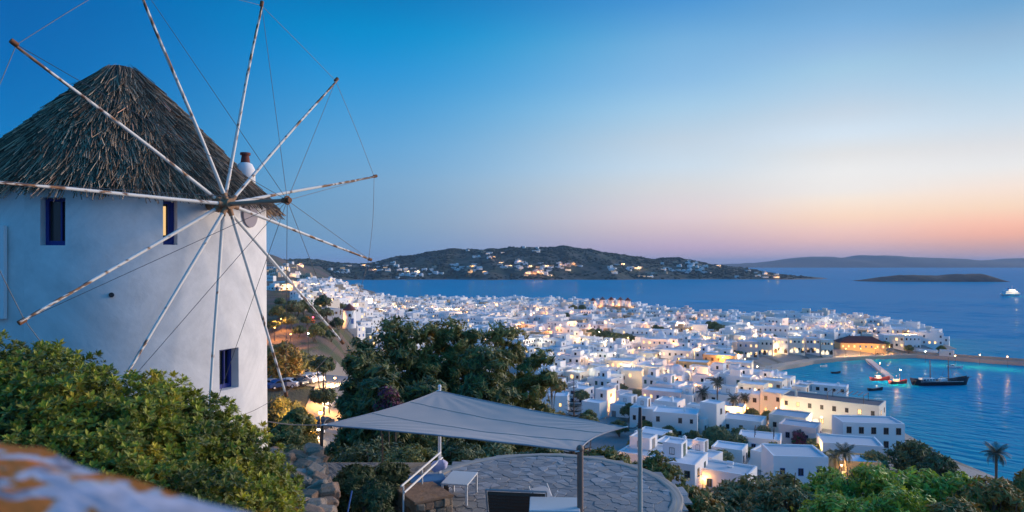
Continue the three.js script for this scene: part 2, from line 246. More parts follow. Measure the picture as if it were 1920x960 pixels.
// the sea
{
  const wave = (n, seed, k) => {
    const R = rng(seed), comps = []; for (let i = 0; i < k; i++) { const f = 2 + Math.floor(R() * 16), a = 0.9 + (R() - 0.5) * 1.5; comps.push([Math.round(f * Math.cos(a)), Math.round(f * Math.sin(a)) || 1, R() * 6.28, 1 / Math.pow(f, 0.9)]); }
    let lo = 1e9, hi = -1e9; const v = new Float32Array(n * n);
    for (let y = 0; y < n; y++) for (let x = 0; x < n; x++) { let h = 0; const w = 0.02 * wrapN(x / n, y / n, 6, seed, 3); for (const [p, q, o, a] of comps) { const s = Math.sin(6.2832 * (p * (x / n + w) + q * (y / n - w)) + o); h += a * (1 - Math.abs(s)) * 0.7 + a * 0.3 * s; } h += 0.35 * wrapN(x / n, y / n, 60, seed + 2, 4); v[y * n + x] = h; lo = Math.min(lo, h); hi = Math.max(hi, h); }
    return tex(n, (a, b) => (v[Math.round(b * n) * n + Math.round(a * n)] - lo) / (hi - lo));
  };
  const chop = wave(512, 5, 26); chop.repeat.set(4 / 61, 4 / 83); chop.rotation = 0.4;
  const water = phys(1, 1, 1, 0.25, { vertexColors: true, ior: 1.33, specularIntensity: 0, clearcoat: 0.11, clearcoatRoughness: 0.16, bumpMap: chop, bumpScale: 1.1 });
  const xs = [-24000, -12000, -6000, -3000, ...span(-1800, -400, 100), ...span(-400, 60, 20), ...span(60, 100, 6), ...span(100, 330, 1.2), ...span(330, 420, 3), ...span(420, 900, 6), ...span(900, 1500, 60), 1500, 3000, 6000, 12000, 24000], ds = [-800, -200, 0, ...span(60, 150, 9), ...span(150, 430, 1.2), ...span(430, 560, 3), ...span(560, 1100, 6), ...span(1100, 1300, 25), ...span(1300, 3000, 100), 3000, 5000, 8000, 13000, 22000];
  const RW = rng(88), tr = []; for (let i = 0; i < 14; i++) { const a = 0.9 + rr(-0.75, 0.75, RW), l = rr(3.2, 11, RW), k = 6.2832 / l; tr.push([Math.cos(a) * k, Math.sin(a) * k, RW() * 6.28, 0.0085 * l]); }
  const swell = (x, d) => { const f = sst(95, 108, x) * sst(420, 335, x) * sst(145, 160, d) * sst(560, 450, d); if (f === 0) return 0; const w = 2.2 * noise(x / 14, d / 14), gust = 0.55 + 0.8 * (0.5 + 0.5 * fbm(x / 40, d / 25, 2.2, 2)); let h = 0; for (const [p, q, o, a] of tr) { const t = Math.sin(p * x + q * d + o + w); h += a * (0.75 * (1 - Math.abs(t)) + 0.4 * t); } return f * gust * (h - 0.25); };
  const far = []; for (let i = 0; i < 9; i++) { const a = 0.9 + rr(-0.5, 0.5, RW), l = rr(24, 60, RW), k = 6.2832 / l; far.push([Math.cos(a) * k, Math.sin(a) * k, RW() * 6.28, 0.011 * l]); }
  const sea = (x, d) => { const f = sst(150, 230, x) * sst(880, 780, x) * sst(400, 520, d) * sst(1090, 960, d), w = 2.5 * noise(x / 60, d / 60); let h = 0; if (f > 0) { for (const [p, q, o, a] of far) h += a * (0.6 * (1 - Math.abs(Math.sin(p * x + q * d + o + w))) + 0.3 * Math.sin(p * x + q * d + o + w)); h = f * (h - 0.9) * (0.6 + 0.6 * fbm(x / 150, d / 150, 4, 2)); } return swell(x, d) + h; };
  struct('sea', field(xs, ds, sea, (x, d) => {
    const s = -coastDist(x, d), n = fbm(x / 50, d / 50), shallow = sst(70, 0, s + 25 * n) * sst(0.05, 1, (s + 30) / 30), k = 0.5 + 0.5 * fbm(x / 120 + 5, d / 240);
    const deep = [0.002, lerp(0.25, 0.32, k), lerp(0.42, 0.5, k)];
    return d > 500 ? deep : [lerp(deep[0], 0.02, shallow), lerp(deep[1], 0.32, shallow), lerp(deep[2], 0.42, shallow)];
  }), water, 'blue sea filling the bay out to the horizon');
}

// harbour works
const QUAY = [[126, 341], [140, 355], [150, 362], [163, 374], [189, 387.5], [216, 394.5], [240, 400]];
{
  const list = []; for (let i = 0; i < QUAY.length - 1; i++) { const [x1, d1] = QUAY[i], [x2, d2] = QUAY[i + 1], l = Math.hypot(x2 - x1, d2 - d1); list.push(rbx(l + 1, 3.6, 7, 0.15, (x1 + x2) / 2, 0.2 + i * 0.003, -(d1 + d2) / 2 - 2.5, Math.atan2(d2 - d1, x2 - x1))); }
  struct('quay', merge(list), std(0.42, 0.36, 0.3, 0.9, { bumpMap: soft, bumpScale: 0.05 }), 'stone quay curving round the inner harbour');
  const pier = [[236, 403, 1], [250, 392, 1], [262, 381, 1], [300, 353, 1], [350, 318, 1]], pl = [];
  for (let i = 0; i < pier.length - 1; i++) { const [x1, d1] = pier[i], [x2, d2] = pier[i + 1], l = Math.hypot(x2 - x1, d2 - d1), r = Math.atan2(d2 - d1, x2 - x1); pl.push(rbx(l + 0.6, 3.4, 8, 0.15, (x1 + x2) / 2, 0.25 + i * 0.003, -(d1 + d2) / 2, r)); pl.push(rbx(l + 0.4, 1.3, 0.7, 0.1, (x1 + x2) / 2 - Math.sin(-r) * 3.4, 2.6 + i * 0.003, -(d1 + d2) / 2 - Math.cos(r) * 3.4, r)); }
  struct('pier', merge(pl), std(0.36, 0.3, 0.26, 0.9, { bumpMap: soft, bumpScale: 0.05 }), 'long low stone pier with lamps running to the right edge');
  const a = at(1628, 677, 386), b = at(1668, 708, 326), c = new V3().addVectors(a, b).multiplyScalar(0.5);
  struct('jetty', rbx(Math.hypot(a.x - b.x, a.z - b.z), 1.5, 3.2, 0.1, c.x, 0.3, c.z, Math.atan2(-(b.z - a.z), b.x - a.x)), std(0.5, 0.47, 0.44, 0.9, { bumpMap: soft, bumpScale: 0.04 }), 'narrow pale jetty leading out to the moored fishing boats');
}
// ---------------------------------------------------------------- the windmill
const MD = 17, MX = -9.722, MR = 3.4, MBASE = 48.7, MTOP = EYE + 1.52;   // its axis, wall radius, foot and wall top
function onTower(px, py, R = MR) {                      // angle and height where a sight line meets the tower wall
  const d = new V3((px - 960) / F, (494 - py) / F, -1), A = d.x * d.x + 1, B = -2 * (d.x * MX + MD), K = MX * MX + MD * MD - R * R, t = (-B - Math.sqrt(Math.max(0, B * B - 4 * A * K))) / (2 * A);
  return { a: Math.atan2(d.x * t - MX, -t + MD), y: EYE + d.y * t };     // a: 0 faces the viewer (+z), positive turns to +x
}
const mill = thing('windmill', 'large white round windmill with thatched cone roof and twelve bare sail poles', 'windmill', new V3(MX, 0, -MD));
{
  const R = rng(11);
  const prof = [[MR - 0.6, MBASE - 1], [MR + 0.05, MBASE - 1], [MR + 0.02, MBASE + 2], [MR, MBASE + 5], [MR - 0.01, MTOP], [MR - 0.6, MTOP], [MR - 0.6, MBASE - 1]].map(([a, b]) => new V2(a, b));
  const lathe = new THREE.LatheGeometry(prof, 128), uv = lathe.attributes.uv;
  for (let i = 0; i < uv.count; i++) uv.setXY(i, uv.getX(i) * 21.4, lathe.attributes.position.getY(i));
  const ev = new Evaluator(); ev.attributes = ['position', 'normal', 'uv'];
  let wall = new Brush(lathe, M.plaster); wall.updateMatrixWorld();
  // windows: pixels of the opening's left, right, top and bottom in the photograph
  const WIN = [[75, 122, 370, 460, 'dark'], [306, 333, 376, 459, 'warm'], [411, 447, 654, 730, 'dark']];
  const spec = WIN.map(([l, r, t, b, k]) => { const p = onTower(l, (t + b) / 2), q = onTower(r, (t + b) / 2), m = (p.a + q.a) / 2, mid = onTower((l + r) / 2, t), low = onTower((l + r) / 2, b); return { a: m, w: 2 * MR * Math.sin(Math.abs(q.a - p.a) / 2), y0: low.y, y1: mid.y, k }; });
  for (const s of spec) {
    const cut = new Brush(place(new THREE.BoxGeometry(s.w, s.y1 - s.y0, 1.6), Math.sin(s.a) * MR, (s.y0 + s.y1) / 2, Math.cos(s.a) * MR, s.a), M.plaster); cut.updateMatrixWorld();
    wall = ev.evaluate(wall, cut, SUBTRACTION);
  }
  const tower = mesh('tower', wall.geometry, M.plaster, mill);
  const hole = cyl(new V3(0, 0, 0), new V3(0, 0, 0.06), 0.05, 0.05, 12), h = onTower(209, 553); mesh('vent', place(hole, Math.sin(h.a) * (MR - 0.03), h.y, Math.cos(h.a) * (MR - 0.03), h.a), M.iron, mill);
  for (const s of spec) {
    const hgt = s.y1 - s.y0, g = new THREE.Group(); g.name = 'window'; mill.add(g); g.position.set(Math.sin(s.a) * (MR - 0.26), (s.y0 + s.y1) / 2, Math.cos(s.a) * (MR - 0.26)); g.rotation.y = s.a;
    const f = 0.06, fr = merge([bx(s.w, f * 1.6, 0.07, 0, -hgt / 2 + f * 0.8), bx(s.w, f, 0.07, 0, hgt / 2 - f / 2), bx(f, hgt - f * 2.6, 0.07, -s.w / 2 + f / 2, f * 0.3), bx(f * 1.3, hgt - f * 2.6, 0.07, s.w / 2 - f * 0.65, f * 0.3), bx(0.03, hgt - f * 2.6, 0.06, s.w * 0.14, f * 0.3, 0.002)]);
    mesh('frame', fr, M.blue, g);
    mesh('pane', bx(s.w - 0.1, hgt - 0.1, 0.02, 0, 0, -0.03), M.glass, g);
    if (s.k === 'warm') mesh('lit_pane', bx(s.w * 0.42, hgt * 0.66, 0.02, -s.w * 0.24, 0.05, -0.01), glow(1, 0.62, 0.25, 0.8), g);
  }
  { // the hinged white board at the left edge and the round hatch under the axle
    const s = onTower(-2, 510), g = bx(0.42, 1.85, 0.08, 0, 0, 0); mesh('shutter', place(g, Math.sin(s.a) * (MR + 0.06), s.y, Math.cos(s.a) * (MR + 0.06), s.a), M.whiteMetal, mill);
    const q = onTower(468, 401), disc = place(new THREE.CylinderGeometry(0.33, 0.33, 0.05, 24), 0, 0, 0, 0, Math.PI / 2); mesh('hatch', place(disc, Math.sin(q.a) * (MR + 0.01), q.y, Math.cos(q.a) * (MR + 0.01), q.a), std(0.3, 0.27, 0.3, 0.9), mill);
  }
  // roof: a dark cone under thousands of laid straws
  const eave = EYE + 1.66, peak = EYE + 4.86, RE = MR - 0.13, RT = 0.27, cone = new THREE.LatheGeometry([[0, eave + 0.05], [RE - 0.1, eave], [RE - 0.04, eave + 0.1], [RT, peak], [0.0, peak + 0.05]].map(([a, b]) => new V2(a, b)), 72);
  const roof = mesh('roof', jitter(cone, 0.08, 1.3), std(0.035, 0.03, 0.028, 1, { side: THREE.DoubleSide }), mill);
  const straw = new THREE.CylinderGeometry(0.35, 1, 1, 4, 2); straw.translate(0, -0.5, 0);
  { const p = straw.attributes.position; for (let i = 0; i < p.count; i++) { const y = p.getY(i); p.setX(i, p.getX(i) + 2.2 * y * y); } straw.computeVertexNormals(); }
  const n = 40000, im = new THREE.InstancedMesh(straw, std(1, 1, 1, 0.9), n), m4 = new THREE.Matrix4(), q = new THREE.Quaternion(), col = new C3();
  for (let i = 0; i < n; i++) {
    const hang = i < 4200, t = hang ? 0.97 + 0.03 * R() : Math.pow(R(), 0.55) * 0.97, a = R() * 2 * Math.PI, clump = 0.5 + 0.5 * noise(a * 9, t * 7), rad = lerp(RT * 0.8, RE, t) + (hang ? -0.02 : 0), y = lerp(peak + 0.03, eave + 0.05, t);
    const slope = Math.atan2(peak - eave, RE - RT), lean = (R() - 0.5) * (R() < 0.1 ? 1.3 : 0.45) + 0.5 * noise(a * 5, t * 4, 3), len = hang ? rr(0.18, 0.36, R) * (0.6 + 0.8 * clump) : rr(0.35, 0.95, R), tilt = rr(-0.02, 0.13, R) + (hang ? rr(0.05, 0.4, R) : 0);
    const out = new V3(Math.sin(a), 0, Math.cos(a)), tang = new V3(Math.cos(a), 0, -Math.sin(a)), down = out.clone().multiplyScalar(Math.cos(slope - tilt * (hang ? -1 : 1))).add(new V3(0, -Math.sin(slope - tilt * (hang ? -1 : 1)), 0));
    down.multiplyScalar(Math.cos(lean)).addScaledVector(tang, Math.sin(lean)).normalize();
    const nrm = new V3().crossVectors(tang, down).normalize(), side = new V3().crossVectors(nrm.negate(), down).normalize(); if (nrm.y < 0) { nrm.negate(); side.negate(); }
    const w = rr(0.005, 0.012, R), base = new THREE.Matrix4().makeBasis(side, down.clone().negate(), new V3().crossVectors(side, down.clone().negate()));
    q.setFromRotationMatrix(base); m4.compose(out.clone().multiplyScalar(rad).setY(y).addScaledVector(new V3(out.x * Math.sin(slope), Math.cos(slope), out.z * Math.sin(slope)), 0.02 + 0.07 * R() * clump + 0.04 * clump), q, new V3(w, len, w)); im.setMatrixAt(i, m4);
    const k = Math.pow(R(), 2.3) * 0.52 + 0.045 + 0.06 * clump, br = R() < 0.04 ? 1 : 0; im.setColorAt(i, col.setRGB(k * (1.22 + 0.5 * br), k * (0.86 + 0.03 * br), k * 0.56));
  }
  im.name = 'thatch'; im.castShadow = im.receiveShadow = true; im.userData = { kind: 'stuff', label: 'weathered grey brown straw thatch' }; roof.add(im);
  // small chimney pot peeping over the roof edge
  const c = at(460, 322, 17.7); c.sub(mill.position);
  const ch = mesh('chimney', merge([place(new THREE.LatheGeometry([[0.0, -0.35], [0.25, -0.35], [0.24, 0.05], [0.17, 0.2], [0.1, 0.24], [0, 0.24]].map(([a, b]) => new V2(a, b)), 20), c.x, c.y, c.z)]), M.white, mill);
  mesh('cap', merge([place(new THREE.CylinderGeometry(0.09, 0.12, 0.2, 14), c.x, c.y + 0.33, c.z), place(new THREE.CylinderGeometry(0.13, 0.13, 0.06, 14), c.x, c.y + 0.46, c.z)]), M.roofRed, ch);
  // axle, hub, twelve poles in one plane, stays to the tip of the bowsprit
  const ph = 30 * Math.PI / 180, u = new V3(Math.cos(ph), 0, Math.sin(ph)), k = (425 - 960) / F, L = (k * MD - MX) / (u.x + k * u.z), hub = new V3(u.x * L, 0, u.z * L); hub.y = EYE + (494 - 383) / F * (MD - hub.z);
  const e1 = new V3(-u.z, 0, u.x), bow = hub.clone().addScaledVector(u, 1.9);
  mesh('axle', merge([cyl(hub.clone().addScaledVector(u, -2.2), hub, 0.12, 0.1, 14)]), M.wood, mill);
  const bs = mesh('bowsprit', merge([cyl(hub, bow, 0.05, 0.04, 12)]), std(0.32, 0.21, 0.14, 0.75, { bumpMap: grain, bumpScale: 0.006 }), mill);
  mesh('iron_ring', merge([cyl(bow.clone().addScaledVector(u, -0.12), bow.clone().addScaledVector(u, 0.08), 0.058, 0.055, 14), place(new THREE.TorusGeometry(0.08, 0.018, 6, 16), 0, 0, 0).applyQuaternion(new THREE.Quaternion().setFromUnitVectors(new V3(0, 0, 1), u)).translate(bow.x, bow.y, bow.z)]), M.rust, bs);
  const hubParts = [cyl(hub.clone().addScaledVector(u, -0.2), hub.clone().addScaledVector(u, 0.16), 0.14, 0.12, 12), cyl(hub.clone().addScaledVector(u, -0.3), hub.clone().addScaledVector(u, -0.24), 0.17, 0.17, 12)];
  const T = [[22, 77], [270, 0], [492, 0], [632, 148], [705, 330], [695, 487], [643, 643], [537, 742], [395, 750], [245, 688], [37, 605], [0, 343]], full = [1, 0, 0, 1, 1, 1, 1, 1, 0, 0, 1, 0];
  const tips = T.map(([px, py], i) => {
    const d = new V3((px - 960) / F, (494 - py) / F, -1), eye = new V3(-MX, EYE, MD), t = (hub.dot(u) - eye.dot(u)) / d.dot(u), q = eye.clone().addScaledVector(d, t).sub(hub), r = full[i] ? q.length() : 4.85; return { dir: q.normalize(), r, p: hub.clone().addScaledVector(q, r) };
  });
  hubParts.push(...tips.map((t, i) => cyl(hub.clone().addScaledVector(u, (i % 2 ? 0.05 : -0.1)), hub.clone().addScaledVector(u, (i % 2 ? 0.05 : -0.1)).addScaledVector(t.dir, 0.26), 0.06, 0.055, 8)));
  mesh('hub', merge(hubParts), std(0.36, 0.2, 0.11, 0.8, { bumpMap: grain, bumpScale: 0.006 }), mill);
  tips.forEach((t, i) => {
    const a = hub.clone().addScaledVector(u, (i % 2 ? 0.05 : -0.1)).addScaledVector(t.dir, 0.1), g = new THREE.CylinderGeometry(0.026, 0.04, 1, 10, 90), len = a.distanceTo(t.p), dir = t.p.clone().sub(a).normalize(), kk = new Float32Array(g.attributes.position.count * 3), p = g.attributes.position;
    for (let j = 0; j < p.count; j++) {
      const y = p.getY(j) + 0.5, ang = Math.atan2(p.getZ(j), p.getX(j)), nn = noise(y * 26 + i * 7, Math.cos(ang) * 0.5, i) + 0.5 * noise(y * 70, Math.sin(ang), i + 5), worn = nn > lerp(0.42, -0.12, sst(0.3, 0.95, y)) + (i > 5 && i < 11 ? 0.22 : 0);
      kk.set(worn ? (noise(y * 60, i) > 0 ? [0.3, 0.13, 0.05] : [0.17, 0.08, 0.05]) : [0.76, 0.71, 0.64], j * 3);
      const bend = 0.05 * Math.sin(y * 5 + i) * y; p.setX(j, p.getX(j) + bend * 0.6);
    }
    g.setAttribute('color', new THREE.BufferAttribute(kk, 3)); g.scale(1, len, 1); g.applyQuaternion(new THREE.Quaternion().setFromUnitVectors(new V3(0, 1, 0), dir)); g.translate((a.x + t.p.x) / 2, (a.y + t.p.y) / 2, (a.z + t.p.z) / 2);
    const pole = mesh('sail_pole', g, std(1, 1, 1, 0.6, { vertexColors: true }), mill);
    mesh('stay_wire', cyl(t.p.clone().addScaledVector(t.dir, -0.06), bow, 0.006, 0.006, 5), M.wire, pole);
    const nx = tips[(i + 1) % 12], mid = t.p.clone().lerp(nx.p, 0.5).addScaledVector(t.dir, -0.02).add(new V3(0, -0.05, 0));
    mesh('rim_wire', tube([t.p.clone().addScaledVector(t.dir, -0.08), mid, nx.p.clone().addScaledVector(nx.dir, -0.08)], 0.006, 10, 5), M.wire, pole);
    mesh('end_ring', cyl(t.p.clone().addScaledVector(t.dir, -0.1), t.p.clone().addScaledVector(t.dir, 0.02), 0.045, 0.045, 8), M.rust, pole);
  });
}

// ---------------------------------------------------------------- right in front: the lichen-covered wall, the shade terrace
{
  const a = new V3(-1.75, 0, -1.72), b = new V3(-0.08, 0, -0.715), n = new V3().subVectors(b, a).cross(new V3(0, 1, 0)).normalize(), mid = new V3().addVectors(a, b).multiplyScalar(0.5);
  const w = thing('garden_wall', 'out of focus stone wall cap with orange lichen at the lower left corner', 'wall');
  const len = a.distanceTo(b) + 1.2, g = new THREE.BoxGeometry(len, 0.09, 0.62, 70, 3, 26), p = g.attributes.position;
  const out = n.z < 0 ? n : n.clone().negate(); // away from the viewer
  for (let i = 0; i < p.count; i++) { const x = p.getX(i), z = p.getZ(i), e = Math.abs(z) > 0.27 ? 1 : 0; p.setXYZ(i, x, p.getY(i) + 0.008 * fbm(x * 5, z * 5) - 0.02 * e * Math.abs(noise(x * 4, 3)), z + 0.016 * noise(x * 5, 0) * (Math.abs(z) > 0.2 ? 1 : 0)); }
  g.computeVertexNormals();
  const lich = tex(512, (u, v) => {
    const n1 = wrapN(u, v, 14, 3, 6), n2 = wrapN(u, v, 9, 27, 6), n3 = wrapN(u, v, 26, 51, 5), k = 0.8 + 0.2 * wrapN(u, v, 30, 61, 5), o = sst(0.07, 0.13, n1), b = sst(0.12, 0.2, n2), w2 = sst(0.14, 0.2, n3);
    let c = [k, k * 0.96, k * 0.99]; c = c.map((x, i) => lerp(x, [0.42, 0.32, 0.32][i], b * 0.5)); c = c.map((x, i) => lerp(x, [0.78, 0.77, 0.75][i], w2 * 0.6)); return c.map((x, i) => lerp(x, [0.85, 0.45, 0.08][i], o));
  }, [1.6, 0.5], true);
  const ry = Math.atan2(-(b.z - a.z), b.x - a.x), y = EYE - 0.31;
  place(g, mid.x - out.x * 0.31, y - 0.045, mid.z - out.z * 0.31, ry);
  mesh('wall_cap', g, std(0.85, 0.84, 0.85, 0.95, { map: lich, bumpMap: grain, bumpScale: 0.004 }), w);
  mesh('wall_body', bx(len, 1.6, 0.5, mid.x - out.x * 0.31, y - 0.09 - 0.8, mid.z - out.z * 0.31, ry), M.stone, w);
}
const TERR = EYE - 5.8, CT = [0.9, -17.35], CR = 3.2;       // the round threshing floor: level, centre, radius
{
  const R = rng(5), fl = thing('threshing_floor', 'round terrace paved with irregular grey stones below the shade sail', 'terrace');
  const rim = new THREE.LatheGeometry([[CR - 0.16, -0.6], [CR - 0.16, 0.03], [CR - 0.1, 0.055], [CR + 0.12, 0.055], [CR + 0.18, 0.02], [CR + 0.18, -0.9]].map(([a, b]) => new V2(a, b)), 110);
  mesh('kerb', jitter(place(rim, CT[0], TERR, CT[1]), 0.02, 2.5), M.stonePale, fl);
  mesh('mortar_bed', place(new THREE.CylinderGeometry(CR - 0.02, CR + 0.1, 0.9, 64), CT[0], TERR - 0.46, CT[1]), std(0.27, 0.26, 0.25, 0.95, { bumpMap: grain, bumpScale: 0.01 }), fl);
  const mats = [std(0.28, 0.27, 0.26, 0.85, { bumpMap: grain, bumpScale: 0.015 }), std(0.36, 0.34, 0.33, 0.85, { bumpMap: grain, bumpScale: 0.015 }), std(0.23, 0.225, 0.22, 0.85, { bumpMap: grain, bumpScale: 0.015 }), std(0.33, 0.29, 0.26, 0.85, { bumpMap: grain, bumpScale: 0.015 })];
  const seeds = [], rest = []; let count = 0;
  for (let j = 0, z = -CR; z < CR; z += 0.19, j++) for (let x = -CR + (j % 2) * 0.16; x < CR; x += 0.31) { const q = [x + rr(-0.14, 0.14, R), z + rr(-0.085, 0.085, R)], d = -(CT[1] + q[1]), px = 960 + F * (CT[0] + q[0]) / d, py = 494 + F * 5.8 / d; if (Math.hypot(...q) < CR - 0.12 && px > 735 && py < 980 && R() > 0.06) seeds.push(q); }
  for (const [x, z] of seeds) { // each stone is the cell of its seed, clipped half way to its neighbours and pulled in for the joint
    let poly = [[-0.5, -0.4], [0.5, -0.4], [0.5, 0.4], [-0.5, 0.4]];
    for (const [u, v] of seeds) { const dx = u - x, dz = v - z, l2 = dx * dx + dz * dz; if (!l2 || l2 > 1.2) continue; const h = l2 / 2, out = []; for (let i = 0; i < poly.length; i++) { const A = poly[i], B = poly[(i + 1) % poly.length], a = A[0] * dx + A[1] * dz - h, b = B[0] * dx + B[1] * dz - h; if (a <= 0) out.push(A); if (a * b < 0) out.push([A[0] + (B[0] - A[0]) * a / (a - b), A[1] + (B[1] - A[1]) * a / (a - b)]); } poly = out; }
    if (poly.length < 3) continue;
    const g = new THREE.ExtrudeGeometry(new THREE.Shape(poly.map(([u, v]) => new V2(u * 0.93 - Math.sign(u) * 0.004, -(v * 0.93 - Math.sign(v) * 0.004)))), { depth: 0.025, bevelEnabled: true, bevelThickness: 0.01, bevelSize: 0.012, bevelSegments: 1 }); g.rotateX(-Math.PI / 2);
    const pos = [CT[0] + x, TERR - 0.01 + 0.02 * R(), CT[1] + z];
    if (count++ < 300) { const m = mesh('paving_stone', g, pick(mats, R), fl); m.position.set(...pos); m.rotation.set(rr(-0.03, 0.03, R), 0, rr(-0.03, 0.03, R)); }
    else rest.push(g.clone().translate(...pos));
  }
  if (rest.length) mesh('paving_stones', merge(rest), mats[0], fl).userData = { kind: 'stuff' };
}
{ // shade sail: four corners, edges drawn in, a sagging middle
  const A = at(607, 797, 15.2), B = at(822, 733, 17.9), Cc = at(1172, 801, 15.6), D = at(1085, 846, 13.5), s = thing('shade_sail', 'grey four-cornered shade sail stretched over the terrace', 'shade sail'), N = 64;
  const g = new THREE.PlaneGeometry(1, 1, N, N), p = g.attributes.position, uv = g.attributes.uv;
  for (let i = 0; i < p.count; i++) {
    let u = uv.getX(i), v = uv.getY(i);
    const cu = 0.5 + (u - 0.5) * (1 - 0.07 * Math.sin(Math.PI * v)), cv = 0.5 + (v - 0.5) * (1 - 0.06 * Math.sin(Math.PI * u));
    const q = A.clone().multiplyScalar((1 - cu) * (1 - cv)).addScaledVector(D, cu * (1 - cv)).addScaledVector(Cc, cu * cv).addScaledVector(B, (1 - cu) * cv);
    q.y += -0.1 * Math.sin(Math.PI * u) * Math.sin(Math.PI * v) + 0.012 * noise(u * 9, v * 4) * Math.sin(Math.PI * u); for (const [a, b] of [[0, 0], [1, 0], [1, 1], [0, 1]]) { const r = Math.hypot(u - a, v - b); q.y += 0.016 * Math.sin(Math.atan2(v - b, u - a) * 22) * Math.exp(-r * 4) * sst(0, 0.06, r); }
    p.setXYZ(i, q.x, q.y, q.z); uv.setXY(i, u * 6, v * 5);
  }
  g.computeVertexNormals();
  mesh('cloth', g, phys(0.54, 0.45, 0.39, 0.85, { side: THREE.DoubleSide, transmission: 0.12, bumpMap: grain, bumpScale: 0.002 }), s);
  const edge = (i0, step, n) => { const l = []; for (let i = 0; i < n; i++) l.push(new V3().fromBufferAttribute(p, i0 + step * i)); return l; };
  const W = N + 1, hems = [[0, 1, W], [N * W, 1, W], [0, W, W], [N, W, W]];
  for (const h of hems) mesh('hem', tube(edge(...h), 0.018, 40, 6), std(0.3, 0.3, 0.32, 0.8), s);
  for (const row of [21, 43]) mesh('seam', tube(edge(row * W, 1, W).map((q) => q.setY(q.y + 0.004)), 0.007, 60, 5), std(0.45, 0.38, 0.33, 0.85), s);
  const rope = (a, b, n = 'rope') => mesh(n, tube([a, a.clone().lerp(b, 0.5).add(new V3(0, -0.04, 0)), b], 0.012, 12, 5), M.wire, s);
  for (const c of [A, B, Cc, D]) mesh('corner_ring', place(new THREE.TorusGeometry(0.06, 0.014, 6, 14), c.x, c.y, c.z, 0.6, 1.2), M.whiteMetal, s);
  const post = (name, label, top, bot, r0, r1, mat, extra) => { const t = thing(name, label, 'post', bot.clone()); const o = mesh('shaft', cyl(new V3(0, 0, 0), top.clone().sub(bot), r0, r1, 14), mat, t); mesh('cap', place(new THREE.SphereGeometry(r1 * 1.25, 12, 8), top.x - bot.x, top.y - bot.y, top.z - bot.z), mat, t); return t; };
  const fl = TERR + 0.0, foot = (q, dx = 0, dz = 0) => new V3(q.x + dx, fl, q.z + dz);
  post('sail_post', 'brown metal post carrying the near corner of the shade sail', D.clone().add(new V3(0.03, 0.05, 0.0)), foot(D, 0.03), 0.062, 0.062, std(0.22, 0.14, 0.11, 0.6, { bumpMap: grain, bumpScale: 0.004 }));
  post('sail_post', 'slim white post under the far peak of the shade sail beside the sofa', B.clone().add(new V3(0.02, 0.1, -0.1)), new V3(B.x + 0.02, fl - 0.3, B.z - 0.1), 0.045, 0.04, M.whiteMetal);
  const tall = at(1200, 806, 15.7), tb = new V3(tall.x, fl - 0.5, tall.z), tt = at(1200, 764, 15.7), tp = post('sail_post', 'tall pale post with a dark tip right of the shade sail', tall, tb, 0.058, 0.05, std(0.5, 0.46, 0.4, 0.7, { bumpMap: grain, bumpScale: 0.004 }));
  mesh('tip', cyl(tall.clone().sub(tb), tt.clone().sub(tb), 0.05, 0.035, 10), std(0.05, 0.045, 0.05, 0.7), tp);
  rope(Cc, tall.clone().add(new V3(0, 0.1, 0)));
  const lp = at(500, 790, 18.2); rope(A, lp);
  post('stake', 'thin dark stake standing left of the white railing', at(717, 815, 16.5), new V3(at(717, 815, 16.5).x, fl - 0.3, -16.5), 0.02, 0.016, M.darkWood);
  const ap = at(604, 800, 15.2); post('sail_post', 'dark post holding the left corner of the shade sail above the stone wall', ap, new V3(ap.x, fl - 0.3, ap.z), 0.025, 0.025, M.darkWood);
}
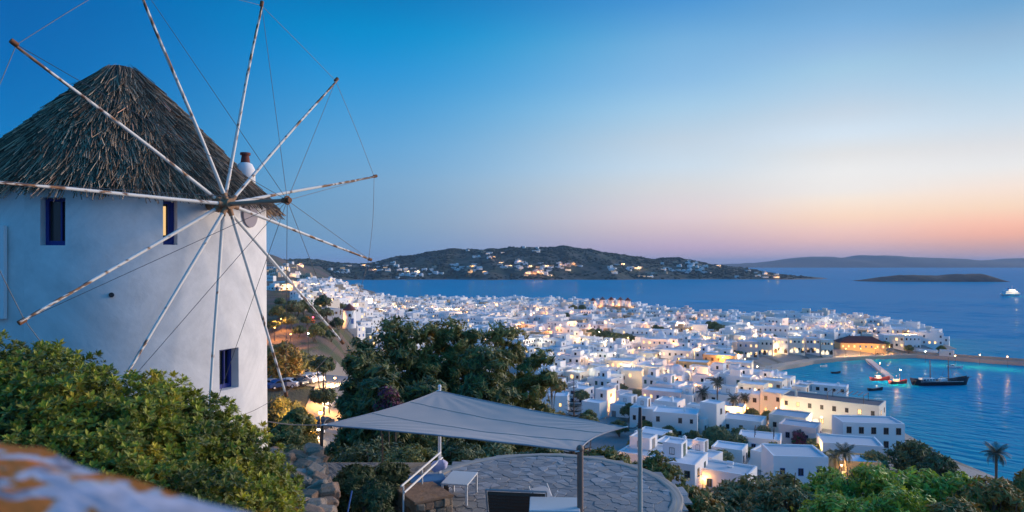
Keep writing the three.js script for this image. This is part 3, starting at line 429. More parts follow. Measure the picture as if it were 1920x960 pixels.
{ // furniture
  const fl = TERR + 0.05, t = thing('low_table', 'low white table with four thin legs on the stone terrace', 'table', new V3(-1.28, fl - 0.02, -16.75), -0.2);
  mesh('tabletop', rbx(0.66, 0.04, 1.02, 0.012, 0, 0.5, 0), std(0.62, 0.64, 0.66, 0.35), t);
  for (const [x, z] of [[-0.3, 0.47], [0.3, 0.47], [-0.3, -0.47], [0.3, -0.47]]) mesh('leg', bx(0.045, 0.48, 0.045, x, 0.24, z), M.whiteMetal, t);
  const t2p = at(1040, 950, 13.6), t2 = thing('low_table', 'pale square table top at the bottom edge beside the dark lounger', 'table', new V3(t2p.x, t2p.y - 0.44, t2p.z - 0.1), -0.05);
  mesh('tabletop', rbx(1.0, 0.05, 0.8, 0.015, 0, 0.44, 0), std(0.6, 0.62, 0.65, 0.35), t2); for (const [x, z] of [[-0.45, 0.35], [0.45, 0.35], [-0.45, -0.35], [0.45, -0.35]]) mesh('leg', bx(0.05, 0.46, 0.05, x, 0.2, z), M.whiteMetal, t2);
  // lounger seen from behind: a sloped dark back in a pale frame, a light seat cushion
  const lp = at(965, 960, 14.8), lo = thing('lounger', 'dark slatted lounger with pale frame facing away on the terrace', 'lounger', new V3(lp.x, fl - 0.15, lp.z), Math.PI - 0.12);
  for (let i = 0; i < 9; i++) mesh('slat', rbx(1.22, 0.075, 0.02, 0.006, -0.08, 0.38 + i * 0.082, -0.1 - i * 0.04, 0, 0.42), M.darkWood, lo);
  mesh('back_frame', merge([cyl(new V3(-0.72, 0.3, -0.06), new V3(-0.72, 1.12, -0.44), 0.022), cyl(new V3(0.56, 0.3, -0.06), new V3(0.56, 1.12, -0.44), 0.022), cyl(new V3(-0.72, 1.12, -0.44), new V3(0.56, 1.12, -0.44), 0.022)]), std(0.35, 0.37, 0.4, 0.4), lo);
  mesh('seat', rbx(1.25, 0.06, 0.9, 0.02, -0.08, 0.34, 0.4), M.darkWood, lo);
  for (const [x, z] of [[-0.66, 0], [0.5, 0], [-0.66, 0.8], [0.5, 0.8]]) mesh('leg', bx(0.06, 0.34, 0.06, x, 0.16, z), M.darkWood, lo);
  const cp = at(1020, 930, 15.5); const cu = thing('deck_chair', 'folded pale canvas deck chair right of the dark lounger', 'chair', new V3(cp.x, fl, cp.z), 0.5);
  mesh('canvas', rbx(0.42, 0.05, 0.62, 0.02, 0, 0.44, 0, 0, 0.5), std(0.55, 0.58, 0.62, 0.8), cu); mesh('frame', merge([cyl(new V3(-0.24, 0, -0.3), new V3(-0.24, 0.6, 0.2), 0.02), cyl(new V3(0.24, 0, -0.3), new V3(0.24, 0.6, 0.2), 0.02), cyl(new V3(-0.24, 0, 0.3), new V3(-0.24, 0.64, -0.28), 0.02), cyl(new V3(0.24, 0, 0.3), new V3(0.24, 0.64, -0.28), 0.02)]), M.whiteMetal, cu);
  // built-in stone bench with blue cushions, white handrail
  const bp = at(800, 935, 15.8), be = thing('stone_bench', 'low stone bench block left of the white table', 'bench', new V3(bp.x, fl - 0.2, bp.z), 0.55), R = rng(3);
  mesh('core', bx(0.82, 0.5, 1.3, 0, 0.25, -0.3), std(0.12, 0.11, 0.1, 0.95), be);
  for (let r = 0; r < 3; r++) for (let i = 0; i < 4; i++) { const s = mesh('stone', jitter(new RoundedBoxGeometry(0.22, 0.18, 0.12, 2, 0.04), 0.05, 4, r * 7 + i), pick([M.stone, M.stoneBrown], R), be); s.position.set(-0.32 + i * 0.215 + (r % 2) * 0.05, 0.1 + r * 0.19, 0.35); }
  for (let r = 0; r < 3; r++) for (let i = 0; i < 5; i++) for (const sd of [-1, 1]) { const s = mesh('stone', jitter(new RoundedBoxGeometry(0.12, 0.18, 0.25, 2, 0.04), 0.05, 4, r * 5 + i), pick([M.stone, M.stoneBrown], R), be); s.position.set(sd * 0.41, 0.1 + r * 0.19, 0.26 - i * 0.26); }
  mesh('slab', rbx(0.98, 0.07, 1.42, 0.02, 0, 0.6, -0.3), M.stoneBrown, be);
  const c1 = at(800, 900, 16.9), cus = thing('seat_cushion', 'long blue seat cushion on the bench under the sail', 'cushion', new V3(c1.x, c1.y, c1.z), 0.25);
  mesh('cushion', rbx(0.95, 0.16, 0.62, 0.06, 0, -0.02, 0), std(0.05, 0.2, 0.42, 0.9), cus); mesh('bench_base', bx(1.0, 0.42, 0.66, 0, -0.32, 0), M.darkWood, cus);
  const c2 = at(824, 872, 17.3), pi = mesh('pillow', jitter(new RoundedBoxGeometry(0.42, 0.22, 0.3, 4, 0.1), 0.04, 5), std(0.5, 0.5, 0.72, 0.9)); pi.position.copy(c2); pi.rotation.set(0.3, 0.2, 0.1); tag(pi, 'lavender pillow leaning by the slim white post', 'pillow');
  const r1 = at(826, 848, 17.6), r2 = at(752, 912, 15.3), ra = thing('handrail', 'pair of white sloping rails beside the blue cushion', 'railing');
  for (const o of [0, 0.14]) mesh('rail', cyl(r1.clone().add(new V3(o * 0.3, -o, 0)), r2.clone().add(new V3(o * 0.5, -o, 0)), 0.025), M.whiteMetal, ra);
  for (const f of [0.05, 0.5, 0.95]) { const q = r1.clone().lerp(r2, f); mesh('post', cyl(q, new V3(q.x, fl - 0.3, q.z), 0.02), M.whiteMetal, ra); }
  // round blue chair at the bottom edge
  const kp = at(668, 985, 12.6), k = thing('papasan_chair', 'round blue fabric chair with beige cushion at the bottom edge', 'chair', new V3(kp.x, fl - 0.1, kp.z), 0.4);
  mesh('bowl', place(new THREE.SphereGeometry(0.52, 28, 10, 0, Math.PI * 2, Math.PI * 0.55, Math.PI * 0.45), 0, 0.92, 0, 0, 0.35), std(0.03, 0.16, 0.36, 0.8, { side: THREE.DoubleSide }), k);
  mesh('rim', place(new THREE.TorusGeometry(0.52, 0.035, 8, 40), 0, 0.85, 0, 0, Math.PI / 2 + 0.35), std(0.02, 0.12, 0.4, 0.6), k);
  mesh('cushion', jitter(place(new THREE.SphereGeometry(0.3, 18, 12).scale(1, 0.5, 1), -0.08, 0.7, 0.05), 0.04, 4), std(0.5, 0.42, 0.38, 0.9), k);
  mesh('stand', merge([0, 1, 2, 3].map((i) => cyl(new V3(Math.cos(i * 1.57) * 0.3, 0, Math.sin(i * 1.57) * 0.3), new V3(Math.cos(i * 1.57) * 0.2, 0.5, Math.sin(i * 1.57) * 0.2), 0.02))), M.darkWood, k);
  const s1 = at(660, 920, 13), s2 = at(626, 962, 12.4), st = mesh('blue_rod', cyl(s1, new V3(s2.x, fl, s2.z), 0.014), std(0.05, 0.15, 0.4, 0.5)); tag(st, 'thin blue rod leaning beside the round blue chair', 'rod');
  // boulders left of the bench
  [[712, 948, 13.6, 0.42], [745, 958, 13.8, 0.3], [690, 962, 13.2, 0.3]].forEach(([px, py, d, r], i) => { const q = at(px, py, d), m = mesh('boulder', jitter(new THREE.IcosahedronGeometry(r, 3).scale(1.2, 0.75, 1), 0.16, 2.4, i * 9), M.stoneBrown); m.position.set(q.x, fl + r * 0.35, q.z); tag(m, ['largest brown boulder between the blue chair and the bench', 'brown boulder touching the foot of the stone bench', 'small brown boulder right behind the blue chair'][i], 'boulder'); });
  // dry stone wall with round capstones, between the mill and the terrace
  const w = thing('dry_stone_wall', 'rough dry stone wall with rounded capstones right of the hedge', 'wall'), shapes = []; for (let i = 0; i < 8; i++) shapes.push(jitter(jitter(new RoundedBoxGeometry(1, 0.75, 0.9, 5, 0.26), 0.26, 1.5, i * 13), 0.07, 5, i * 7));
  const xl = (z) => 0.362 * z, xr = (z) => 0.284 * z, topY = TERR + 1.52, mm = [M.stone, M.stone, M.stonePale, M.stoneBrown, M.stoneBrown];
  mesh('core', merge([10.6, 11.7, 12.8, 13.9].map((d) => bx(0.07 * d, 1.5, 1.1, -0.322 * d, TERR + 0.6, -d - 0.3))), std(0.09, 0.085, 0.08, 1), w);
  const put = (x, y, z, s) => { const m = mesh('stone', pick(shapes, R), pick(mm, R), w); m.position.set(x, y, z); m.scale.set(s * rr(0.9, 1.35, R), s * rr(0.8, 1.1, R), s * rr(0.9, 1.2, R)); m.rotation.set(rr(-0.2, 0.2, R), rr(-0.5, 0.5, R), rr(-0.2, 0.2, R)); };
  for (let z = -10.4; z > -15.2; z -= rr(0.26, 0.34, R)) {
    let x = xl(z) - 0.05; while (x < xr(z)) { const s = rr(0.26, 0.42, R); put(x + s / 2, topY + rr(-0.06, 0.12, R), z, s); x += s * 0.9; }
    for (let y = topY - 0.22; y > TERR + 0.7; y -= 0.23) put(xr(z) - 0.02 + rr(-0.05, 0.03, R), y, z + rr(-0.05, 0.05, R), rr(0.26, 0.36, R));
  }
}
// ---------------------------------------------------------------- leaves: shrubs, hedges, trees, palms
function leafCrown(lobes, n, size, tints, seed, o = {}) {   // many small bent leaf sprays scattered through a set of lobes
  const R = rng(seed), P = new Float32Array(n * 18), K = new Float32Array(n * 18), tot = lobes.reduce((s, l) => s + l[3] * l[4], 0), a = new V3(), b = new V3(), c = new V3();
  let w = 0, tries = 0;
  while (w < n && tries++ < n * 6) {
    let q = R() * tot, L = lobes[0]; for (const l of lobes) { q -= l[3] * l[4]; if (q <= 0) { L = l; break; } }
    const th = R() * 6.2832, cz = R() * 2 - 1, sr = Math.sqrt(1 - cz * cz), r = Math.pow(R(), o.shell ?? 0.38) * (1 + 0.28 * noise(cz * 3 + L[0], th * 1.2 + L[2], seed));
    const nx = sr * Math.cos(th), ny = cz, nz = sr * Math.sin(th), x = L[0] + nx * r * L[3], y = L[1] + ny * r * L[4], z = L[2] + nz * r * (L[5] ?? L[3]), f = o.freq ?? 1.1;
    if (noise(x * f + seed, y * f * 1.25, z * f) < (o.gap ?? -0.14)) continue;
    const s = size * (0.55 + 0.9 * R());
    a.set(R() - 0.5, R() - 0.5, R() - 0.5).normalize(); c.set(nx + (R() - 0.5) * 1.6, ny * 0.8 + 0.35 + (R() - 0.5) * 1.4, nz + (R() - 0.5) * 1.6).normalize(); b.crossVectors(a, c).normalize(); a.crossVectors(c, b);
    const l = s * (o.long ?? 1.5), t = s * 0.55, bend = s * 0.25;
    // a pointed leaf spray of two triangles folded along its middle
    const p0 = [x - a.x * l, y - a.y * l, z - a.z * l], p1 = [x + a.x * l, y + a.y * l, z + a.z * l], p2 = [x + b.x * t - c.x * bend, y + b.y * t - c.y * bend, z + b.z * t - c.z * bend], p3 = [x - b.x * t - c.x * bend, y - b.y * t - c.y * bend, z - b.z * t - c.z * bend];
    P.set([...p0, ...p1, ...p2, ...p1, ...p0, ...p3], w * 18);
    const k = pick(tints, R), v = 0.75 + 0.5 * R(); for (let i = 0; i < 6; i++) K.set([k[0] * v, k[1] * v, k[2] * v], w * 18 + i * 3);
    w++;
  }
  const g = new THREE.BufferGeometry(); g.setAttribute('position', new THREE.BufferAttribute(P.subarray(0, w * 18), 3)); g.setAttribute('color', new THREE.BufferAttribute(K.subarray(0, w * 18), 3)); g.computeVertexNormals(); return g;
}
const GREEN = { olive: [[0.237, 0.224, 0.041], [0.186, 0.185, 0.038], [0.304, 0.251, 0.048], [0.135, 0.146, 0.034]], dark: [[0.095, 0.132, 0.038], [0.068, 0.1, 0.032], [0.135, 0.158, 0.041]], bright: [[0.304, 0.448, 0.041], [0.237, 0.369, 0.038], [0.405, 0.527, 0.048], [0.168, 0.263, 0.034]], grey: [[0.203, 0.224, 0.081], [0.153, 0.185, 0.068], [0.27, 0.263, 0.095]], brown: [[0.405, 0.224, 0.041], [0.304, 0.211, 0.041], [0.237, 0.211, 0.034], [0.168, 0.158, 0.027]], bloom: [[0.168, 0.024, 0.052], [0.21, 0.048, 0.075], [0.03, 0.096, 0.022], [0.132, 0.024, 0.06]] };
function treeParts(t, H, crownLobes, n, size, tints, seed, o = {}) {   // trunk with limbs that end inside the lobes, and the crown
  const R = rng(seed + 99), fork = new V3(rr(-0.3, 0.3, R), H * (o.fork ?? 0.35), rr(-0.3, 0.3, R)), r0 = o.r ?? H * 0.03, list = [tube([new V3(0, -1, 0), new V3(rr(-0.15, 0.15, R), fork.y * 0.5, 0), fork], r0, 10, 8)];
  for (const l of crownLobes.slice(0, o.limbs ?? 7)) { const e = new V3(l[0], l[1], l[2]), m = fork.clone().lerp(e, 0.5).add(new V3(rr(-0.4, 0.4, R), -0.25 * rr(0, 1, R), rr(-0.4, 0.4, R))); list.push(tube([fork.clone().add(new V3(0, -0.3, 0)), m, e], r0 * 0.45, 10, 6)); for (let k = 0; k < 2; k++) { const d = e.clone().add(new V3(rr(-1, 1, R) * l[3], rr(-0.2, 0.8, R) * l[4], rr(-1, 1, R) * l[3])); list.push(tube([m, m.clone().lerp(d, 0.5).add(new V3(0, 0.2, 0)), d], r0 * 0.2, 6, 5)); } }
  mesh('trunk', merge(list), o.bark ?? M.bark, t);
  mesh('crown', leafCrown(crownLobes, n, size, tints, seed, o), M.leaf, t);
  return t;
}
// leaves of the near hedge: rosettes of rounded leaves
function rosette(seed) {
  const R = rng(seed), P = [], K = [], U = new V3(0, 1, 0);
  for (let i = 0; i < 11; i++) {
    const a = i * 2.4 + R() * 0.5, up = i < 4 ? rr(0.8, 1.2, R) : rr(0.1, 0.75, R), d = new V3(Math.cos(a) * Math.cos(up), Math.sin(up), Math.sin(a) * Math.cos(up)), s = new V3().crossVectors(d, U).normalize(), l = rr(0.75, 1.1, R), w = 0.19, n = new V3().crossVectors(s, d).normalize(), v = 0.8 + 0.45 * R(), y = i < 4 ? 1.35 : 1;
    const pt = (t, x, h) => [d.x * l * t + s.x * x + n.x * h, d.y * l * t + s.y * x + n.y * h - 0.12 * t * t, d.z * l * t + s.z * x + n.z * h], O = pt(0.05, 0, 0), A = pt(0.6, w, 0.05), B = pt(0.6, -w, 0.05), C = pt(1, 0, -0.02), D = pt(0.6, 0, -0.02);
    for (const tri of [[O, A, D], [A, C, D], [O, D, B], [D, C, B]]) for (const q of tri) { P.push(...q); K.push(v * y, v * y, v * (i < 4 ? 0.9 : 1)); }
  }
  const g = new THREE.BufferGeometry(); g.setAttribute('position', new THREE.Float32BufferAttribute(P, 3)); g.setAttribute('color', new THREE.Float32BufferAttribute(K, 3)); g.computeVertexNormals(); return g;
}
const ROS = [rosette(1), rosette(2)];
function shrub(label, lobes, n, size, tints, seed) {
  const R = rng(seed), t = thing('shrub', label, 'shrub', null, 0, 'hedge shrubs below the windmill'), m4 = new THREE.Matrix4(), q = new THREE.Quaternion(), c = new C3(), up = new V3(0, 1, 0), mats = [], cols = [];
  const tot = lobes.reduce((s, l) => s + l[3] * l[3], 0);
  let tries = 0; while (mats.length < n && tries++ < n * 5) {
    let k = R() * tot, L = lobes[0]; for (const l of lobes) { k -= l[3] * l[3]; if (k <= 0) { L = l; break; } }
    const d = new V3(R() * 2 - 1, R() * 2 - 1, R() * 2 - 1).normalize(), bump = 1 + 0.32 * fbm(d.x * 2.2 + L[0] * 3, d.y * 2.2 + seed, d.z * 2.2 + L[2], 3), r = L[3] * bump * Math.pow(R(), 0.22), p = new V3(L[0] + d.x * r, L[1] + d.y * r, L[2] + d.z * r);
    if (noise(p.x * 2.6, p.y * 2.6, p.z * 2.6 + seed) < -0.32) continue;
    const dir = d.clone().multiplyScalar(0.9).add(new V3(rr(-0.5, 0.5, R), rr(0.2, 1.1, R), rr(-0.5, 0.5, R))).normalize(), s = size * rr(0.5, 1.55, R); q.setFromUnitVectors(up, dir).multiply(new THREE.Quaternion().setFromAxisAngle(up, R() * 6.28)); m4.compose(p, q, new V3(s, s * rr(0.9, 1.3, R), s)); mats.push(m4.clone());
    const f = fbm(p.x * 1.4 + seed, p.y * 1.4, p.z * 1.4, 2), tt = f < -0.18 ? tints[0] : f < 0.12 ? tints[1] : f < 0.3 ? tints[2] : tints[3], v = 0.75 + 0.5 * R(); cols.push([tt[0] * v, tt[1] * v, tt[2] * v]);
  }
  ROS.forEach((g, gi) => { const idx = mats.map((_, i) => i).filter((i) => i % 2 === gi), im = new THREE.InstancedMesh(g, M.leaf, idx.length); idx.forEach((i, k) => { im.setMatrixAt(k, mats[i]); im.setColorAt(k, c.setRGB(...cols[i])); }); im.name = 'foliage'; im.castShadow = im.receiveShadow = true; im.userData = { kind: 'stuff' }; t.add(im); });
  const br = lobes.map((l) => tube([new V3(l[0] * 0.98, l[1] - l[3] * 1.4, l[2]), new V3(l[0] + 0.1, l[1] - l[3] * 0.5, l[2]), new V3(l[0], l[1] + l[3] * 0.5, l[2])], 0.025, 8, 5));
  for (const b of br) mesh('branch', b, M.bark, t); return t;
}
{
  const lb = (px, py, d, r) => { const p = at(px, py, d); return [p.x, p.y, p.z, r]; };
  const G = [[0.104, 0.131, 0.016], [0.227, 0.249, 0.024], [0.313, 0.315, 0.028], [0.418, 0.341, 0.032]], Y = [[0.122, 0.131, 0.016], [0.278, 0.249, 0.024], [0.434, 0.289, 0.032], [0.592, 0.236, 0.032]];
  shrub('leftmost glossy green shrub of the hedge, against the left edge', [lb(-60, 812, 6.6, 0.95), lb(60, 800, 6.7, 0.82), lb(40, 930, 6.1, 0.8), lb(150, 850, 6.5, 0.8)], 9000, 0.066, G, 31);
  shrub('tall green shrub in the middle of the hedge', [lb(230, 850, 6.9, 0.85), lb(320, 880, 7.1, 0.85), lb(200, 960, 6.2, 0.75), lb(330, 990, 6.4, 0.75)], 9000, 0.064, G, 47);
  shrub('green shrub at the hedge end below the lowest mill window', [lb(390, 925, 7.5, 0.82), lb(452, 952, 7.9, 0.68), lb(420, 1010, 7.0, 0.7)], 7200, 0.064, G, 59);
  shrub('yellow and brown tinged shrub at the right end of the hedge', [lb(478, 985, 7.6, 0.5), lb(440, 1010, 6.9, 0.48), lb(515, 1035, 7.6, 0.38), lb(380, 1010, 6.6, 0.4)], 4200, 0.06, Y, 71);
}
// the big trees behind the shade sail (px, top of the crown, width of the crown in photo pixels, distance)
{
  const big = [
    [795, 604, 150, 46, 'olive', 'leafy olive green tree between the two highest tops of the grove', 23], [872, 612, 120, 46, 'olive', 'open crowned tree right of the tallest tree in the grove', 24], [695, 632, 150, 43, 'dark', 'dark tree filling the left of the grove beside the small mill', 25],
    [682, 655, 130, 41, 'dark', 'dark leafy tree left of the others beyond the sail', 22],
    [742, 588, 190, 45, 'dark', 'broad dark tree whose rounded top stands left of centre in the grove', 33],
    [838, 582, 165, 47, 'olive', 'tallest olive green tree in the middle of the grove', 44],
    [905, 640, 140, 42, 'dark', 'lower dark tree with bare pale limbs above the sail peak', 55],
    [945, 602, 145, 48, 'olive', 'olive green tree with a narrow high crown right of the grove', 66],
    [1000, 655, 110, 46, 'olive', 'smaller drooping olive tree at the right end of the grove', 77],
    [715, 690, 140, 37, 'dark', 'low dense dark tree just behind the left corner of the sail', 88],
    [790, 700, 140, 38, 'dark', 'low dark tree directly behind the sail peak', 99]];
  for (const [px, top, w, d, tint, label, seed] of big) {
    const R = rng(seed), pt = at(px, top, d), gy = E(pt.x, d), H = pt.y - gy, r = w / 2 / F * d, t = thing('grove_tree', label, 'tree', new V3(pt.x, gy, -d), 0, 'trees of the grove behind the shade sail'), L = [];
    const rows = Math.max(4, Math.round(H * 0.75 / (r * 0.5)));
    for (let i = 0; i < rows; i++) { const f = i / (rows - 1), y = H * lerp(0.25, 0.97, f) - r * 0.26, rw = r * (0.35 + 0.75 * Math.sin(Math.PI * lerp(0.2, 0.98, f))); const k = i === rows - 1 ? 3 : 6; for (let j = 0; j < k; j++) { const a = j / k * 6.28 + R() * 1.5, q = rw * rr(0.3, 0.75, R); L.push([Math.cos(a) * q, y + rr(-0.5, 0.4, R), Math.sin(a) * q, r * rr(0.3, 0.55, R), r * rr(0.24, 0.42, R)]); } }
    treeParts(t, H, L, 15000, 0.12, GREEN[tint].concat(tint === 'dark' ? GREEN.olive.slice(0, 2) : []), seed, { fork: 0.3, bark: M.paleBark, limbs: 14, r: 0.2, gap: tint === 'olive' ? 0.12 : 0.02, freq: tint === 'olive' ? 1.1 : 1.35, shell: 0.6, long: 2 });
  }
  const bg = at(727, 742, 34), gy = E(bg.x, 34), bv = thing('bougainvillea', 'crimson flowering bougainvillea in the dark trees above the sail', 'shrub', new V3(bg.x, gy, -34));
  treeParts(bv, bg.y - gy, [[0, bg.y - gy, 0, 0.55, 0.5], [0.4, bg.y - gy - 0.5, 0.2, 0.5, 0.45], [-0.3, bg.y - gy - 0.5, 0.1, 0.45, 0.45]], 900, 0.09, GREEN.bloom, 12, { gap: -0.25, r: 0.08 });
}
// shrubs below the terrace and on the bank (px, top, half width px, distance, tint, label)
{
  const low = [
    [665, 872, 42, 15.6, 'dark', 'dark bush between the stone wall and the terrace'], [728, 868, 44, 16.6, 'dark', 'dark bush under the left end of the sail by the dark stake'], [700, 905, 40, 14.6, 'dark', 'low dark bush behind the boulders at the terrace foot'],
    [690, 830, 90, 25, 'dark', 'dark shrub filling the gap below the left end of the sail'], [770, 838, 70, 23, 'olive', 'olive shrub behind the white handrail'], [850, 822, 70, 25, 'dark', 'dark shrub under the sail beside the slim white post'], [930, 832, 80, 27, 'grey', 'grey green shrub along the far kerb of the terrace'], [1020, 842, 70, 27, 'dark', 'dark shrub behind the far kerb right of centre'],
    [1140, 838, 60, 34, 'olive', 'olive bush beyond the sail post below the street lamp'], [1225, 850, 70, 38, 'olive', 'tall olive bush behind the pale post'], [1290, 905, 60, 44, 'brown', 'brownish bush below the white cube house'], [1190, 880, 50, 30, 'brown', 'dry brown bush at the right rim of the terrace'],
    [535, 795, 40, 33, 'olive', 'olive bush right of the mill wall below the parking'], [548, 835, 30, 28, 'grey', 'grey green bush between the mill and the lamp-lit lane'], [530, 745, 40, 60, 'dark', 'dark bush beside the car park'], [560, 768, 34, 52, 'olive', 'olive bush on the slope right of the sail pole tip'], [530, 640, 40, 120, 'brown', 'bush lit yellow by a lamp on the brown hillside'], [560, 660, 45, 130, 'olive', 'olive bush at the top of the car park'], [606, 668, 24, 90, 'dark', 'dark bush beside the red neon sign'],
    [1418, 888, 100, 58, 'grey', 'large grey green olive tree at the bottom right of the terrace'], [1480, 898, 90, 52, 'grey', 'second grey green olive tree beside the bright green thicket'], [1345, 930, 60, 50, 'dark', 'dark bush at the bottom edge left of the olive trees'],
    [1560, 882, 90, 56, 'bright', 'bright green leafy tree, first of the thicket from the olive trees'], [1640, 872, 100, 52, 'bright', 'bright green tree with the widest crown in the thicket'], [1735, 878, 100, 54, 'bright', 'bright green tree in the middle of the thicket under the dark round tree'], [1810, 890, 80, 50, 'bright', 'green tree of the thicket left of the palm'], [1690, 920, 120, 44, 'bright', 'nearest leafy tree of the thicket at the bottom edge'], [1570, 930, 90, 45, 'bright', 'low leafy tree of the thicket at the bottom edge beside the olive'], [1870, 905, 90, 48, 'brown', 'brown green tree under the palm at the right edge'], [1925, 890, 60, 52, 'brown', 'brown green tree cut by the right edge'], [1810, 935, 90, 42, 'brown', 'brown green bush in the lower right corner'],
    [1715, 822, 44, 128, 'dark', 'dark round tree standing alone by the water'], [1760, 850, 30, 120, 'dark', 'small dark tree right of the dark round tree'], [1640, 845, 24, 128, 'grey', 'conical grey green tree between the long white house and the thicket'],
    [1345, 800, 26, 168, 'grey', 'grey green tree in front of the tall white tower house'], [1510, 825, 26, 165, 'grey', 'pale green tree beside the crimson bush in the near town'], [1465, 835, 22, 160, 'olive', 'olive tree lit from below by a lamp in the near town'], [1545, 845, 26, 150, 'olive', 'olive tree between the blue roofs and the tall palm'], [1100, 780, 30, 118, 'olive', 'olive tree right of the araucaria'], [1255, 800, 16, 168, 'dark', 'small dark tree against the blue house'], [1035, 700, 30, 165, 'brown', 'brown crowned tree among houses right of the grove']];
  low.forEach(([px, top, hw, d, tint, label], i) => {
    const R = rng(200 + i), pt = at(px, top, d), gy = E(pt.x, d), H = Math.max(1, pt.y - gy), r = hw / F * d, L = [], near = d < 70;
    for (let j = 0; j < 13; j++) { const a = j * 2.4, q = r * Math.sqrt(j / 13) * 0.85, rad = r * rr(0.28, 0.42, R); L.push([Math.cos(a) * q, H - rad * 0.7 - (q / r) ** 2 * Math.min(H * 0.5, r * 0.9) + rr(-0.15, 0.1, R) * r, Math.sin(a) * q, rad, rad * 0.8]); }
    for (let j = 0; j < 8; j++) { const a = j * 0.785, rad = r * 0.4; L.push([Math.cos(a) * r * 0.6, Math.max(0.3, H * 0.35), Math.sin(a) * r * 0.6, rad, Math.min(rad * 1.2, H * 0.5)]); }
    const t = thing(d > 100 || H > 3.2 ? 'tree' : 'bush', label, d > 100 || H > 3.2 ? 'tree' : 'bush', new V3(pt.x, gy, -d));
    treeParts(t, H * 0.8, L, near ? 9000 : 2600, near ? Math.max(0.06, d * (d > 40 ? 0.0034 : 0.0026)) : d * 0.0026, GREEN[tint], 300 + i, { gap: near ? -0.08 : -0.2, freq: 3 / r, shell: 0.35, r: Math.min(0.2, r * 0.06), limbs: 5 });
  });
  const b = at(1497, 808, 162), t = thing('bougainvillea', 'crimson bougainvillea on the white house in the near town', 'shrub', new V3(b.x, E(b.x, 162), -162));
  treeParts(t, 3, [[0, 3, 0, 1.5, 1.2], [0.8, 2, 0.3, 1.3, 1.1], [-0.5, 1.6, 0, 1.2, 1]], 900, 0.28, GREEN.bloom, 15, { gap: -0.4, r: 0.1 });
}
// palms
function palm(label, px, top, d, H, rc, seed, lean = 0) {
  const R = rng(seed), pt = at(px, top, d), gy = H ? pt.y - H : E(pt.x, d), h = pt.y - gy - rc * 0.45, t = thing('palm_tree', label, 'palm tree', new V3(pt.x, gy, -d)), up = [];
  const g = tube([new V3(0, -1, 0), new V3(lean * 0.3, h * 0.5, 0), new V3(lean, h, 0)], 0.2, 22, 9), p = g.attributes.position; for (let i = 0; i < p.count; i++) { const k = 1 + 0.12 * Math.sin(p.getY(i) * 9); p.setX(i, lean * (p.getY(i) / h) + (p.getX(i) - lean * (p.getY(i) / h)) * k); }
  mesh('trunk', g, M.bark, t);
  const strip = (len, droop) => { // a feather leaf: rib and leaflets
    const P = [], K = [], n = 24; const pos = (s) => new V3(len * s * Math.cos(droop * s * 0.6), len * (0.55 * s - droop * s * s), 0);
    for (let i = 1; i < n; i++) { const s = i / n, a = pos(s), b = pos(s + 0.03), l = len * 0.34 * Math.sin(Math.PI * Math.min(0.96, s * 0.9 + 0.12)); for (const sd of [-1, 1]) { const tip = pos(s + 0.12).add(new V3(0, -l * 0.35, sd * l)); P.push(a.x, a.y, a.z, b.x, b.y, b.z, tip.x, tip.y, tip.z); const v = 0.7 + 0.5 * R(); for (let k = 0; k < 3; k++) K.push(0.05 * v, 0.07 * v, 0.035 * v); } }
    for (let i = 0; i < n - 1; i++) { const a = pos(i / n), b = pos((i + 1) / n), w = 0.04; P.push(a.x, a.y, -w, b.x, b.y, 0, a.x, a.y, w); for (let k = 0; k < 3; k++) K.push(0.09, 0.08, 0.04); }
    const q = new THREE.BufferGeometry(); q.setAttribute('position', new THREE.Float32BufferAttribute(P, 3)); q.setAttribute('color', new THREE.Float32BufferAttribute(K, 3)); q.computeVertexNormals(); return q;
  };
  const kinds = [strip(rc, 0.35), strip(rc, 0.75), strip(rc * 0.9, 1.1)];
  for (let i = 0; i < 30; i++) { const f = mesh('frond', kinds[i % 3], M.leaf, t); f.position.set(lean, h, 0); f.rotation.set(0, i * 2.4, (i % 3 === 0 ? 0.5 : i % 3 === 1 ? 0.12 : -0.3), 'YZX'); }
  return t;
}
palm('tall palm with a dark trunk left of the lit hotel', 1345, 712, 205, 0, 2.6, 1); palm('lower palm lit orange from below beside the tall palm', 1372, 742, 200, 0, 2.6, 2, 0.6); palm('palm lit orange in a garden behind the hotel wall', 1396, 740, 208, 0, 2.2, 3); palm('dark bushy palm left of the tall palm', 1318, 728, 210, 0, 2.8, 4);
palm('dark palm standing against the water at the right edge', 1868, 838, 112, 0, 2.5, 5); palm('slender palm rising in front of the lit wall above the thicket', 1588, 838, 118, 0, 2.3, 6, -0.4); palm('small palm by the corner of the blue house', 1566, 848, 124, 0, 1.8, 7);
